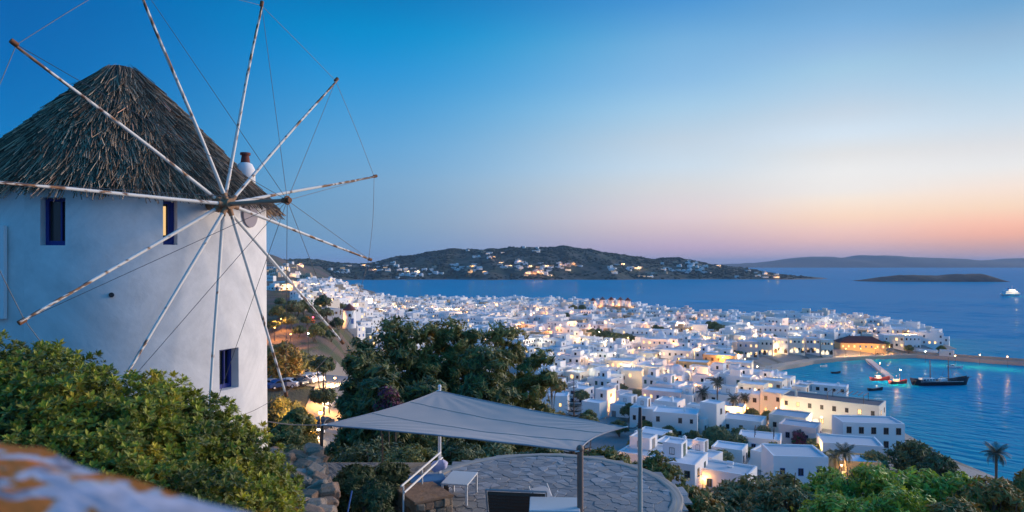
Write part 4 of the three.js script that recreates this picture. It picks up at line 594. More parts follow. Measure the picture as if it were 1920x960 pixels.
{ // araucaria: tiers of level branches
  const R = rng(8), d = 100, pt = at(1076, 706, d), gy = E(pt.x, d), H = pt.y - gy, t = thing('araucaria', 'araucaria with level feathery tiers just beyond the sail', 'tree', new V3(pt.x, gy, -d)), br = (len) => { const P = [], K = []; for (let i = 2; i < 26; i++) { const s = i / 26, x = len * s, y = len * 0.22 * s * s, l = len * 0.17 * (1 - s * 0.75); for (const [sy, sz] of [[0.25, 1], [0.25, -1], [1, 0.3], [0.9, -0.3], [-0.2, 0.7], [-0.2, -0.7]]) { P.push(x - 0.06, y, 0, x + 0.06, y, 0, x + l * 0.6, y + l * 0.5 * sy, l * sz); const v = 0.7 + 0.6 * R(); for (let k = 0; k < 3; k++) K.push(0.03 * v, 0.055 * v, 0.045 * v); } } const g = new THREE.BufferGeometry(); g.setAttribute('position', new THREE.Float32BufferAttribute(P, 3)); g.setAttribute('color', new THREE.Float32BufferAttribute(K, 3)); g.computeVertexNormals(); return g; };
  mesh('trunk', cyl(new V3(0, -1, 0), new V3(0, H, 0), 0.26, 0.04, 9), M.bark, t);
  const tiers = 18, shared = br(1); for (let i = 0; i < tiers; i++) { const f = i / tiers, y = H * lerp(0.3, 0.985, f), len = lerp(3.3, 0.35, f ** 0.9), g = []; for (let k = 0; k < 7; k++) { const q = shared.clone(); q.scale(len, len, len); q.rotateY(k * 0.8976 + i * 0.5); g.push(q); } const o = mesh('branch_tier', mergeGeometries(g), M.leaf, t); o.position.y = y; }
}

// ---------------------------------------------------------------- the town
// a house: origin at the middle of its foot, front = +z, right = +x
function windowGeo(w, h) { return merge([bx(w, 0.08, 0.1, 0, h / 2 - 0.04), bx(w, 0.1, 0.14, 0, -h / 2 + 0.05, 0.02), bx(0.08, h - 0.18, 0.1, -w / 2 + 0.04), bx(0.08, h - 0.18, 0.1, w / 2 - 0.04), bx(0.05, h - 0.18, 0.08)]); }
const WG = windowGeo(0.95, 1.35), PG = bx(0.86, 1.26, 0.05), DG = merge([bx(1.1, 2.15, 0.12), bx(0.06, 0.06, 0.08, 0.38, -0.1, 0.1)]), WGS = bx(0.95, 1.35, 0.12);
const wallShell = (w, h, l, par = 0.4, th = 0.28, down = 4) => merge([bx(w, h + down, l, 0, (h - down) / 2, 0), bx(w, par, th, 0, h + par / 2, l / 2 - th / 2), bx(w, par, th, 0, h + par / 2, -l / 2 + th / 2), bx(th, par, l - 2 * th, w / 2 - th / 2, h + par / 2, 0), bx(th, par, l - 2 * th, -w / 2 + th / 2, h + par / 2, 0)]);
function buildHouse(t, o, R) {
  const { w, l, h } = o, wall = o.wall ?? M.white, roof = o.roof ?? M.roofWhite, fine = o.fine !== false;
  if (o.hip) {
    mesh('wall', bx(w, h + 4, l, 0, (h - 4) / 2, 0), wall, t);
    const g = new THREE.BufferGeometry(), e = 0.7, W = w / 2 + e, L = l / 2 + e, rh = o.hip, k = Math.max(0.2, W - L), q = [[-W, 0, L], [W, 0, L], [W, 0, -L], [-W, 0, -L], [-k, rh, 0], [k, rh, 0]], tri = [[0, 1, 5], [0, 5, 4], [2, 3, 4], [2, 4, 5], [1, 2, 5], [3, 0, 4], [0, 3, 2], [0, 2, 1]], P = []; for (const f of tri) for (const i of f) P.push(...q[i]);
    g.setAttribute('position', new THREE.Float32BufferAttribute(P, 3)); g.setAttribute('uv', new THREE.Float32BufferAttribute(new Float32Array(P.length / 3 * 2), 2)); g.computeVertexNormals(); g.translate(0, h + 0.02, 0); mesh('roof', g, roof, t);
  } else { mesh('wall', wallShell(w, h, l), wall, t); mesh('roof', bx(w - 0.58, 0.12, l - 0.58, 0, h + 0.07, 0), roof, t); }
  const put = (g, m, x, y, z, ry, n, s = 1) => { const q = mesh(n, g, m, t); q.position.set(x, y, z); q.rotation.y = ry; if (s !== 1) q.scale.set(s, s, 1); return q; };
  const sh = o.shutter ?? pick([M.shutterBlue, M.shutterBlue, M.shutterBrown, M.shutterGrey, M.shutterGreen], R);
  const face = (nf, rows, along, off, ry, rowH) => {
    if (!nf) return;
    for (let r = 0; r < rows; r++) for (let i = 0; i < nf; i++) {
      const u = (i + 0.5) / nf * along - along / 2 + (nf > 1 ? 0 : rr(-0.2, 0.2, R) * along * 0.3), y = rowH * r + rowH * 0.55, x = ry ? off : u, z = ry ? -u * Math.sign(ry) : off;
      if (r === 0 && o.door === (ry ? 'right' : 'front') && i === (o.doorAt ?? 0)) { put(DG, sh, x, 1.07, z, ry, 'door'); continue; }
      if (!o.regular && R() < 0.18) continue;
      const s = o.winScale ?? rr(0.8, 1.05, R), lit = R() < (o.lit ?? 0.12);
      if (fine) { const q = put(WG, sh, x, y, z, ry, 'window', s); mesh('pane', PG, lit ? M.lit : M.glass, q); }
      else put(WGS, lit ? M.lit : pick([M.glass, sh], R), x, y, z, ry, 'window', s);
    }
  };
  const [ff, fr] = o.front ?? [0, 1], [rf, rrw] = o.right ?? [0, 1], [lf, lr] = o.left ?? [0, 1];
  face(ff, fr, w, l / 2, 0, h / fr); face(rf, rrw, l, w / 2, Math.PI / 2, h / rrw); face(lf, lr, l, -w / 2, -Math.PI / 2, h / lr);
  if (o.upper) { const [uw, uh, ul, ux, uz] = o.upper, g = mesh('upper_storey', place(wallShell(uw, uh, ul, 0.3, 0.22, 0), ux, h + 0.1, uz), wall, t); mesh('upper_roof', bx(uw - 0.5, 0.1, ul - 0.5, ux, h + uh + 0.15, uz), roof, g); const q = mesh('window', fine ? WG : WGS, fine ? sh : M.glass, g); q.position.set(ux, h + uh * 0.55, uz + ul / 2); q.scale.set(0.85, 0.85, 1); if (fine) mesh('door', place(DG.clone(), ux + uw / 2, h + 1.1, uz, Math.PI / 2), sh, g); }
  if (o.chimney) { const [cx, cz] = o.chimney; mesh('chimney', merge([bx(0.55, 1.1, 0.55, cx, h + 0.6, cz), bx(0.75, 0.12, 0.75, cx, h + 1.2, cz), bx(0.34, 0.3, 0.34, cx, h + 1.4, cz)]), wall, t); }
  if (o.tank) { const [cx, cz] = o.tank; mesh('water_tank', merge([place(new THREE.CylinderGeometry(0.3, 0.3, 1, 10), cx, h + 0.75, cz, 0, 0, Math.PI / 2), bx(0.9, 0.15, 0.5, cx, h + 0.2, cz)]), M.hullWhite, t); }
  if (o.stair) { const list = [], n = 9; for (let i = 0; i < n; i++) list.push(bx(0.95, h * 0.5 * (i + 1) / n + 1, 0.33, -w / 2 - 0.48, h * 0.25 * (i + 1) / n - 0.5, l / 2 - 0.2 - i * 0.36)); mesh('staircase', merge(list), wall, t); }
  if (o.balcony) { const [by, bw] = o.balcony, b = mesh('balcony', bx(bw, 0.14, 1.1, 0, by, l / 2 + 0.55), wall, t), rl = [bx(bw, 0.06, 0.05, 0, by + 1, l / 2 + 1.07)]; for (let i = 0; i <= 8; i++) rl.push(bx(0.05, 0.9, 0.05, -bw / 2 + 0.03 + i * (bw - 0.06) / 8, by + 0.52, l / 2 + 1.07)); mesh('railing', merge(rl), sh, b); }
  if (o.pergola) { const [px, pz, pw, pl] = o.pergola, g = [], y = h + 2.3; for (const [sx, sz] of [[-1, -1], [1, -1], [-1, 1], [1, 1]]) g.push(bx(0.12, 2.3, 0.12, px + sx * pw / 2, h + 1.2, pz + sz * pl / 2)); for (let i = 0; i <= 7; i++) g.push(bx(0.1, 0.12, pl + 0.4, px - pw / 2 + i * pw / 7, y, pz)); mesh('pergola', merge(g), M.darkWood, t); }
  if (o.arcade) { // round arched openings along the foot of the front
    const n = o.arcade; for (let i = 0; i < n; i++) { const x = (i + 0.5) / n * w - w / 2, s = new THREE.Shape(); s.moveTo(-0.8, 0); s.lineTo(-0.8, 1.5); s.absarc(0, 1.5, 0.8, Math.PI, 0, true); s.lineTo(0.8, 0); const q = mesh('arch', new THREE.ExtrudeGeometry(s, { depth: 0.1, bevelEnabled: false }), R() < 0.6 ? M.litPale : M.shutterBrown, t); q.position.set(x, 0.25, l / 2 - 0.04); const e = new THREE.TorusGeometry(0.88, 0.09, 5, 12, Math.PI); e.translate(0, 1.75, 0.05); e.translate(x, 0, l / 2); mesh('arch_trim', e, wall, t); } }
  if (o.dome) { const [dx, dz, dr] = o.dome; mesh('drum', place(new THREE.CylinderGeometry(dr * 1.03, dr * 1.03, 1.4, 20), dx, h + 0.7, dz), wall, t); mesh('dome', place(new THREE.SphereGeometry(dr, 22, 10, 0, Math.PI * 2, 0, Math.PI / 2), dx, h + 1.4, dz), M.roofWhite, t); mesh('cross', merge([bx(0.1, 1.2, 0.1, dx, h + 1.4 + dr + 0.5, dz), bx(0.6, 0.1, 0.1, dx, h + 1.4 + dr + 0.7, dz)]), M.iron, t); const b = mesh('belfry', merge([bx(0.5, 2.6, 0.6, -w / 2 + 0.3, h + 1.3, l / 2 - 0.4), bx(0.5, 2.6, 0.6, -w / 2 + 1.9, h + 1.3, l / 2 - 0.4), bx(2.2, 0.5, 0.6, -w / 2 + 1.1, h + 2.85, l / 2 - 0.4)]), wall, t); mesh('bell', place(new THREE.CylinderGeometry(0.15, 0.32, 0.5, 10), -w / 2 + 1.1, h + 2.2, l / 2 - 0.4), M.rust, b); }
  if (o.antenna) { const [ax, az] = o.antenna; mesh('antenna', merge([cyl(new V3(ax, h, az), new V3(ax, h + 2.2, az), 0.03, 0.03, 5), bx(0.9, 0.04, 0.04, ax, h + 2.1, az), bx(0.6, 0.04, 0.04, ax, h + 1.8, az)]), M.iron, t); }
  return t;
}
const TAKEN = [], MARKS = [], ORD = new Map(), ORDW = ['nearest', 'second', 'third', 'fourth', 'fifth', 'sixth', 'seventh', 'eighth', 'ninth', 'tenth', 'eleventh', 'twelfth'];
const ordinal = (key) => { const n = ORD.get(key) ?? 0; ORD.set(key, n + 1); return ORDW[n] ?? 'farther'; };
function MARK_NEAR(x, d) { let bm = null; for (const q of MARKS) { const e = Math.hypot((q[0] - x) * 1.2, q[1] - d); if (!bm || e < bm[0]) bm = [e, q]; } const q = bm[1], dx = (x / d - q[0] / q[1]) * d, dd = d - q[1]; return { mark: q[2], rel: Math.abs(dx) > Math.abs(dd) * 0.9 ? (dx < 0 ? 'left of' : 'right of') : dd > 0 ? 'beyond' : 'in front of' }; }
function landmark(label, px, base, w, l, h, rot, o = {}) {
  const R = rng(Math.round(px * 7 + base)), p = o.d ? at(px, base, o.d) : ground(px, base); TAKEN.push([p.x, -p.z, Math.max(w, l) * 0.62]); if (o.mark) MARKS.push([p.x, -p.z, o.mark]);
  return buildHouse(thing(o.name ?? 'house', label, o.cat ?? 'house', p, rot * Math.PI / 180), { w, l, h, ...o }, R);
}
const GREENS = [[1330, 624, 4.5], [1318, 622, 4], [1175, 645, 4], [1190, 648, 3.5], [1112, 636, 3.6], [1135, 634, 3.4], [1230, 628, 3.4], [1075, 588, 5], [1092, 586, 4], [1250, 606, 4], [1085, 628, 3.6], [1150, 690, 2.6], [1165, 738, 2.4], [1010, 606, 4], [985, 600, 3.6], [960, 604, 3.6], [940, 600, 4], [1215, 640, 3], [1205, 612, 3.4], [1475, 618, 3.6], [1290, 664, 2.6], [1060, 650, 2.8], [1222, 700, 2.4], [1385, 672, 2.6], [1450, 640, 3], [1250, 745, 2.2], [1192, 748, 2.4], [1090, 745, 2.4], [1440, 800, 2.2], [1390, 830, 2.4], [1300, 838, 2.2], [1285, 870, 2.4], [1330, 850, 2], [1545, 860, 2.2], [1452, 858, 2.2], [1410, 870, 2.4], [1240, 860, 2.4], [1195, 855, 2.4], [1660, 660, 3.4], [1705, 668, 3], [1765, 664, 3], [1520, 655, 2.4], [1050, 615, 3.4], [1120, 600, 3], [740, 585, 4], [770, 592, 3.4], [705, 600, 3.4], [640, 590, 4], [606, 585, 4], [570, 592, 4], [552, 600, 3.6], [1140, 640, 3.4], [1155, 642, 3.4], [1100, 640, 3], [1098, 606, 4], [1070, 612, 4], [1108, 640, 4.2], [1122, 638, 4], [1160, 646, 4.4], [1168, 650, 4], [1148, 642, 4], [1340, 626, 4.6], [1352, 628, 4], [1062, 604, 4], [1200, 632, 4], [1218, 636, 4], [1240, 632, 4], [520, 602, 3], [545, 618, 2.6], [562, 634, 2.4], [592, 642, 2.6], [612, 604, 3], [632, 622, 2.6], [602, 628, 2.6], [526, 578, 3.4], [582, 564, 3.6], [546, 588, 3], [622, 642, 2.4], [538, 606, 2.4], [575, 612, 2.4], [590, 598, 2.6], [510, 622, 2.6], [630, 596, 3], [1090, 760, 2.6], [1180, 790, 2.6], [1210, 815, 2.4], [1290, 745, 2.2], [1320, 790, 2.2], [1432, 825, 2.2], [1380, 850, 2.4], [1470, 865, 2.2], [1560, 880, 2.4], [1530, 850, 2], [1160, 820, 2.6], [1255, 845, 2.4], [1352, 880, 2.4], [1410, 790, 2.2], [1105, 800, 2.6], [1210, 760, 2.2]];
for (const [px, py, r] of GREENS) { const p = ground(px, py); TAKEN.push([p.x, -p.z, r * 0.75]); }
// houses that stand out, nearest first (label, px, foot, width, length, height, turn)
landmark('white cube house with two arched windows nearest the terrace, lilac side walls', 1318, 893, 5.4, 5.2, 3.9, -38, { mark: 'nearest cube house', right: [2, 1], front: [1, 1], regular: true, lit: 0, upper: [2.2, 1.9, 2.2, -1, -1.2], winScale: 0.8, shutter: M.shutterGrey });
landmark('white house with dark doorway right behind the nearest cube house', 1368, 872, 6, 5.5, 3.6, -30, { front: [3, 1], right: [2, 1], door: 'front', stair: true, lit: 0 });
landmark('low white house with roof terrace left of the nearest cube house', 1268, 858, 7.5, 6, 3.2, -34, { front: [2, 1], right: [1, 1], chimney: [1.5, -1], lit: 0 });
landmark('flat roofed white house with a pink lit gable just right of the pale post', 1225, 838, 7, 6, 3.4, -36, { front: [3, 1], right: [1, 1], door: 'right', lit: 0.1 });
landmark('tall white tower house with two stacked windows and an arched wing', 1336, 815, 4.6, 5, 8.2, -42, { mark: 'tower house', right: [1, 2], front: [0, 1], regular: true, lit: 0, shutter: M.shutterGrey, winScale: 1.1 });
landmark('arched white wing joined to the left foot of the tower house', 1310, 817, 4.6, 3.6, 4.3, -42, { right: [2, 1], front: [1, 1], regular: true, lit: 0, winScale: 1 });
landmark('broad white house in blue shade left of the tower house', 1268, 818, 11, 7.5, 6.3, -20, { front: [4, 2], right: [1, 2], lit: 0.05, chimney: [2, 0] });
landmark('white house with rounded corner buttress below the lit pink house', 1215, 800, 8, 7, 5.2, -30, { front: [3, 1], right: [2, 1], upper: [3, 2.2, 3, -1.5, -1], lit: 0.05 });
landmark('pinkish two storey house with yellow lit doorway right of the araucaria', 1245, 772, 12, 7, 6.6, -28, { mark: 'pinkish two storey house', wall: M.pinkish, front: [6, 2], right: [3, 2], lit: 0.3, regular: true });
landmark('white corner house with pale blank wall beside the pink house', 1283, 775, 6.5, 6, 5.8, -30, { right: [1, 2], front: [1, 2], lit: 0, upper: [3, 2, 3, 1, -1] });
landmark('tall narrow white house right of the araucaria', 1135, 770, 4.2, 5, 6.6, -40, { mark: 'narrow white house', right: [1, 2], front: [1, 2], lit: 0 });
landmark('white house with small window in front of the narrow house', 1115, 782, 6, 5, 4.4, -36, { right: [1, 1], front: [2, 1], lit: 0 });
landmark('bright blue shaded house behind the lower branches of the araucaria', 1040, 772, 8.5, 7, 5.2, -10, { front: [2, 1], right: [1, 1], lit: 0.3, door: 'front' });
landmark('large lit hotel with long cream wall and orange doors by the water', 1560, 800, 25, 9, 7.6, -38, { mark: 'cream hotel', name: 'hotel', cat: 'hotel', wall: M.cream, roof: M.roofDark, front: [8, 2], right: [2, 2], regular: true, lit: 0.3, arcade: 4, pergola: [4, 0, 9, 6], chimney: [-9, 2], shutter: M.shutterBrown });
landmark('cream lit wing of the hotel with square chimneys at its left end', 1478, 778, 14, 9, 6.6, -38, { name: 'hotel', cat: 'hotel', wall: M.cream, front: [4, 2], right: [1, 2], regular: true, lit: 0.3, chimney: [5, 3], shutter: M.shutterBrown, upper: [4, 2.2, 3.5, 3.5, 0] });
landmark('small white block on the seaward end of the dark hotel terrace', 1612, 788, 8, 6, 4.8, -14, { front: [3, 1], right: [2, 1], lit: 0, wall: M.greyWall });
landmark('long two storey lilac white house with a row of five windows by the shore', 1626, 838, 13.5, 8, 6.2, -8, { mark: 'lilac house', front: [5, 2], right: [2, 2], regular: true, lit: 0, shutter: M.shutterBrown, roof: M.roofBlue, winScale: 1.15 });
landmark('long low blue roofed house in front of the lilac house', 1592, 862, 11.5, 8, 3.8, -16, { front: [4, 1], right: [1, 1], roof: M.roofBlue, lit: 0 });
landmark('pale house with dark flat roof and deep blue arched door', 1500, 832, 8.5, 7, 4.6, -34, { front: [2, 1], right: [3, 1], roof: M.roofGrey, door: 'right', doorAt: 0, shutter: M.blue, lit: 0, wall: M.pinkish });
landmark('cream lit house with dark roof just left of the crimson bougainvillea', 1482, 812, 9, 8, 4.8, -34, { front: [3, 1], right: [2, 1], roof: M.roofGrey, wall: M.cream, lit: 0.2 });
landmark('wide deep blue shaded house above the grey green olive trees', 1488, 902, 9, 8, 5.0, -6, { front: [3, 1], right: [2, 1], lit: 0, roof: M.roofBlue });
landmark('white house with glazed corner and posts in the near town', 1425, 848, 9, 7, 3.6, -24, { front: [4, 1], right: [2, 1], pergola: [1, 1, 4, 3], lit: 0.1 });
landmark('low white house with blue roof left of the glazed corner house', 1395, 812, 10, 7.5, 3.8, -30, { front: [3, 1], right: [2, 1], roof: M.roofBlue, lit: 0 });
landmark('lamp-lit cream house with balcony on the waterfront left of the hotel', 1412, 755, 8.5, 7, 6.4, -34, { mark: 'balcony house', wall: M.cream, front: [3, 2], right: [2, 2], balcony: [3.3, 5], lit: 0.25 });
landmark('orange lit wall of a garden house right behind the slender palm', 1600, 905, 8, 6, 4.4, -10, { wall: M.ochre, front: [3, 1], right: [1, 1], lit: 0.5, d: 128 });
landmark('glowing open bar with orange lamps right of the near sail post', 1112, 880, 6, 5, 2.8, -24, { wall: M.ochre, roof: M.roofGrey, front: [3, 1], regular: true, lit: 1, winScale: 1.1 });
// the quay: lit two storey fronts from the beach round to the red roofed town hall
const QF = [[1402, 668, 16, 'greyWall', 'pale tall house at the left end of the quay row'], [1432, 664, 13, 'cream', 'cream quay house with lit arcade, second from the beach end'], [1462, 660, 12, 'white', 'white quay house with lit arcade in the middle of the row'], [1492, 660, 13, 'cream', 'brightest lit cream quay house with arcade'], [1522, 661, 11, 'pinkish', 'pinkish quay house with arcade left of the lime lit front'], [1548, 663, 10, 'cream', 'lit quay house nearest the red roofed hall']];
for (const [px, b, w, wall, label] of QF) landmark(label, px, b + 1, w * 0.66, 8, 8.2, -14, { name: 'quay_house', mark: px === 1402 ? 'pale end quay house' : null, wall: M[wall], front: [4, 2], right: [2, 2], arcade: 3, regular: true, lit: 0.35, fine: false });
for (const [px, b, w, wall, label, mark] of [[1350, 690, 14, 'ochre', 'orange lit house row end above the beach', 'orange lit row end'], [1300, 705, 13, 'ochre', 'orange lit low house left of the beach'], [1385, 706, 11, 'cream', 'cream lit house at the head of the beach'], [1270, 680, 14, 'pinkish', 'pink lit long house in the middle of the town', 'pink lit long house'], [1165, 702, 12, 'cream', 'cream lit house with bright front near the araucaria', 'bright cream house'], [1080, 612, 14, 'sandWall', 'large sandstone building rising over the far roofs', 'sandstone building'], [1120, 615, 13, 'greyWall', 'grey stone building right of the sandstone building'], [840, 588, 20, 'cream', 'long brightly lit building at the far edge above the grove', 'brightly lit far building'], [1230, 655, 15, 'white', 'long white building with lit street front in the far middle', 'long white lit building']])
  landmark(label, px, b + 4, w, 9, 7, -24, { wall: M[wall], front: [5, 2], right: [2, 2], regular: true, lit: 0.4, fine: false, mark });
landmark('yellow lit town hall with dark red hipped roof on the quay', 1612, 668, 25, 12, 8.4, -10, { name: 'town_hall', cat: 'town hall', wall: M.ochre, roof: M.roofRed, mark: 'red roofed hall', hip: 3.6, front: [8, 2], right: [3, 2], arcade: 7, regular: true, lit: 0.5, d: 405, fine: false });
landmark('long white three storey school-like building right of the red roofed hall', 1686, 655, 21, 10, 9, -8, { name: 'long_building', cat: 'building', front: [9, 2], right: [3, 2], regular: true, lit: 0, d: 428, fine: false });
landmark('white building on the far shore behind the long white building', 1665, 628, 24, 9, 5.5, -10, { name: 'long_building', cat: 'building', front: [8, 1], right: [2, 1], regular: true, lit: 0, d: 500, fine: false });
landmark('small quay office with a pale roof at the root of the pier', 1738, 668, 10, 5, 3.6, -20, { front: [4, 1], lit: 0.4, roof: M.roofGrey, d: 404, fine: false });
landmark('stone hut with terrace on the pier bend left of the lamps', 1775, 668, 7, 5, 3.2, -36, { front: [2, 1], lit: 0.5, wall: M.greyWall, d: 392, fine: false });

for (const [px, py, label] of [[1592, 624, 'white domed church on the far side behind the red roofed hall'], [1238, 650, 'white domed church in the middle of the town left of the beach'], [1012, 634, 'white domed church among the houses right of the grove'], [1268, 728, 'small white domed chapel right of the pinkish two storey house']]) landmark(label, px, py, 7.5, 9.5, 5, -30, { name: 'church', cat: 'church', front: [2, 1], right: [3, 1], door: 'front', lit: 0.1, dome: [0, -1.4, 2.7], fine: false });
// ordinary houses: a dozen kinds with their parts, copied through the town
const KIND = [];
{
  const R = rng(77), specs = [[8, 6, 3.4, 1], [7, 7, 5.8, 2], [9.5, 6, 3.6, 1], [6, 6.5, 6.2, 2], [10, 7, 6, 2], [7.5, 6, 3.2, 1], [5.5, 6, 5.6, 2], [8.5, 7.5, 4, 1], [11, 6.5, 5.6, 2], [6.5, 5.5, 3.3, 1]];
  const extra = [{ chimney: [1.5, -1] }, { upper: [3, 2.1, 3, -1, -1] }, { stair: true, tank: [1, -1] }, { antenna: [1, 1] }, { upper: [4, 2.2, 3.4, 2, -1.2], balcony: [3.1, 4] }, { pergola: [1, 0, 3, 3] }, { chimney: [-1, 1] }, { upper: [3.4, 2.2, 3.4, -2, -1.4], tank: [2, 1.5] }, { stair: true, chimney: [3, 0] }, { tank: [0, 0] }];
  for (let v = 0; v < 10; v++) for (const fine of [true, false]) {
    const [w, l, h, st] = specs[v], g = new THREE.Group(); buildHouse(g, { w, l, h, fine, front: [Math.round(w / 2.4), st], right: [Math.round(l / 3), st], left: [1, st], door: v % 2 ? 'front' : 'right', lit: v % 3 === 0 ? 0.28 : 0.05, wall: [M.white, M.white, M.white, M.cream, M.white, M.pinkish, M.white, M.white, M.white, M.greyWall][v], roof: [M.roofWhite, M.roofWhite, M.roofBlue, M.roofWhite, M.roofGrey, M.roofWhite, M.roofWhite, M.roofBlue, M.roofWhite, M.roofWhite][v], ...extra[v] }, rng(v * 3 + 1)); g.name = 'house'; KIND.push({ g, w, l, h, fine, st, v });
  }
}
const TINT = ['white', 'white', 'white', 'cream', 'white', 'pinkish', 'white', 'white', 'white', 'grey'], TOP = ['roof chimney', 'upper room', 'outside stair', 'roof aerial', 'balcony', 'roof pergola', 'small chimney', 'upper room and tank', 'stair and chimney', 'water tank'];
const sites = [];
{
  const R = rng(2024), proj = (x, y, d) => [960 + F * x / d, 494 - F * (y - EYE) / d];
  const mask = (x, d, y) => {
    const [px, py] = proj(x, y, d); if (px < 500 || px > 1925 || py > 930) return true;
    if (px > 1645 && d < 300) return true; if (px > 556 && px < 716 && py > 586 && py < 720 && d < 300) return true; if (px > 612 && px < 1020 && py > 640 && d < 420) return R() < 0.8; if (px > 600 && px < 1180 && py > 735) return true; return false;
  };
  const cells = [];
  for (let d = 112; d < 900; d += d < 260 ? 9.2 : d < 450 ? 9.6 : 10.5) {
    for (let x = -330; x < 320; x += d < 260 ? 9.6 : 10.2) {
      const cx = x + rr(-2.2, 2.2, R), cd = d + rr(-2.2, 2.2, R), s = cx / cd, e = E(cx, cd), c = coastDist(cx, cd);
      if (c < 6) continue; if (cd > 300 && cd < 405 && cx > 112 && c < 24) continue;
      if (s < -0.31 || (s < -0.2 && cd < 430 && R() < 0.72)) continue;
      const green = fbm(cx / 46, cd / 46 + 7, 1.1, 2); if (green > (cd < 260 ? 0.2 : 0.3)) continue;
      if (cd < 175 && green > 0.02 && R() < 0.6) continue;
      if (R() < 0.05) continue;
      if (TAKEN.some(([tx, td, tr]) => Math.hypot(cx - tx, cd - td) < tr + 4)) continue;
      if (Math.hypot((cx - 104) / 1.25, cd - 692) < 36) continue;
      if (mask(cx, cd, e + 4)) continue;
      const [px, py] = proj(cx, e, cd); cells.push({ x: cx, d: cd, e, px, py });
    }
  }
  cells.sort((a, b) => a.d - b.d); sites.push(...cells);
}
const zone = (s) => s.px < 720 ? ['on the slope left of the grove', 'houses on the left slope'] : s.d < 185 ? ['below the terrace in the near town', 'houses in the near town'] : s.d < 260 ? (s.px > 1340 ? ['between the hotel and the beach', 'houses near the beach'] : ['in the rows beyond the araucaria', 'houses beyond the araucaria']) : s.d < 345 ? (s.px > 1250 ? ['in the packed rows above the beach', 'houses above the beach'] : ['in the packed rows beyond the grove', 'houses beyond the grove']) : ['in the middle of the town', 'houses in the middle of the town'];
const ANG = (x, d, R) => (-36 + 16 * noise(x / 70, d / 70) + (R() < 0.22 ? rr(-20, 20, R) : rr(-5, 5, R))) * Math.PI / 180;
{
  const R = rng(99), used = new Set(), rest = [], CNT = new Map();
  sites.forEach((s, i) => {
    const v = Math.floor(R() * 10), fine = s.d < 235, k = KIND.find((q) => q.v === v && q.fine === fine), pos = new V3(s.x, s.e - 0.1, -s.d), ry = ANG(s.x, s.d, R) + (R() < 0.3 ? Math.PI / 2 : 0), sc = [rr(1.0, 1.38, R), rr(0.88, 1.12, R), rr(0.98, 1.25, R)];
    if (i < 262) {
      const gr = zone(s)[1], q = MARK_NEAR(s.x, s.d), label = `${TINT[v]} house with ${TOP[v]}, ${ordinal([v, q.rel, q.mark].join())} ${q.rel} the ${q.mark}`;
      let o = k.g; if (used.has(k)) o = copy(k.g, label, gr, pos, ry, sc); else { used.add(k); o.name = numbered('house'); o.position.copy(pos); o.rotation.y = ry; o.scale.set(...sc); scene.add(o); tag(o, label, 'house', gr); }
    } else rest.push([v, pos, ry, sc, R()]);
  });
  // beyond these the houses run together: one mass, its walls, roofs and openings still real boxes
  const P = { wall: [], roof: [], glass: [], lit: [] }, K = { wall: [], roof: [] };
  const add = (key, g, c) => { const n = g.index ? g.toNonIndexed() : g; n.deleteAttribute('uv'); if (c) paint(n, ...c); P[key].push(n); };
  rest.forEach(([v, pos, ry, sc, q]) => {
    const k = KIND[v * 2], w = k.w * sc[0] * (q < 0.3 ? 1.55 : q > 0.8 ? 0.75 : 1), h = k.h * sc[1] * (q * 7 % 1 < 0.25 ? 1.35 : 1), l = k.l * sc[2] * (q * 13 % 1 < 0.2 ? 1.4 : 1), T = new THREE.Matrix4().compose(pos, new THREE.Quaternion().setFromAxisAngle(new V3(0, 1, 0), ry), new V3(1, 1, 1)), rw = rng(Math.floor(q * 1e6));
    const tint = q < 0.74 ? [0.8, 0.79, 0.78] : q < 0.84 ? [0.74, 0.66, 0.56] : q < 0.9 ? [0.7, 0.6, 0.58] : q < 0.95 ? [0.5, 0.48, 0.48] : [0.5, 0.36, 0.22], tr = rw() < 0.7 ? [0.66, 0.68, 0.72] : rw() < 0.5 ? [0.42, 0.43, 0.45] : [0.55, 0.53, 0.5];
    add('wall', bx(w, h + 3, l, 0, (h - 3) / 2, 0).applyMatrix4(T), tint);
    for (const [a, b, c2, x, z] of [[w, 0.4, 0.3, 0, l / 2 - 0.15], [w, 0.4, 0.3, 0, -l / 2 + 0.15], [0.3, 0.4, l - 0.6, w / 2 - 0.15, 0], [0.3, 0.4, l - 0.6, -w / 2 + 0.15, 0]]) add('wall', bx(a, b, c2, x, h + 0.2, z).applyMatrix4(T), tint);
    add('roof', bx(w - 0.62, 0.1, l - 0.62, 0, h + 0.06, 0).applyMatrix4(T), tr);
    if (rw() < 0.45) { const uw = rr(2, 3.6, rw), ux = rr(-1, 1, rw) * (w - uw) * 0.4; add('wall', bx(uw, 2.2, uw, ux, h + 1.15, rr(-0.3, 0.1, rw) * l).applyMatrix4(T), tint); }
    if (rw() < 0.4) add('wall', bx(0.7, 1.2, 0.7, rr(-0.3, 0.3, rw) * w, h + 0.65, rr(-0.3, 0.3, rw) * l).applyMatrix4(T), tint);
    const st = k.st; for (let r = 0; r < st; r++) { const y = h / st * (r + 0.55); const nf = Math.round(w / 3); for (let i = 0; i < nf; i++) if (rw() < 0.75) add(rw() < 0.14 ? 'lit' : 'glass', bx(1, 1.4, 0.14, (i + 0.5) / nf * w - w / 2, y, l / 2).applyMatrix4(T)); for (let i = 0; i < 2; i++) if (rw() < 0.75) add(rw() < 0.14 ? 'lit' : 'glass', bx(0.14, 1.4, 1, w / 2, y, (i - 0.5) * l * 0.5).applyMatrix4(T)); }
  });
  const t = thing('far_houses', 'mass of white cube houses running to the far shore of the town', 'houses', null, 0); t.userData.kind = 'stuff';
  mesh('walls', mergeGeometries(P.wall), std(1, 1, 1, 0.9, { vertexColors: true }), t).userData = { kind: 'stuff' };
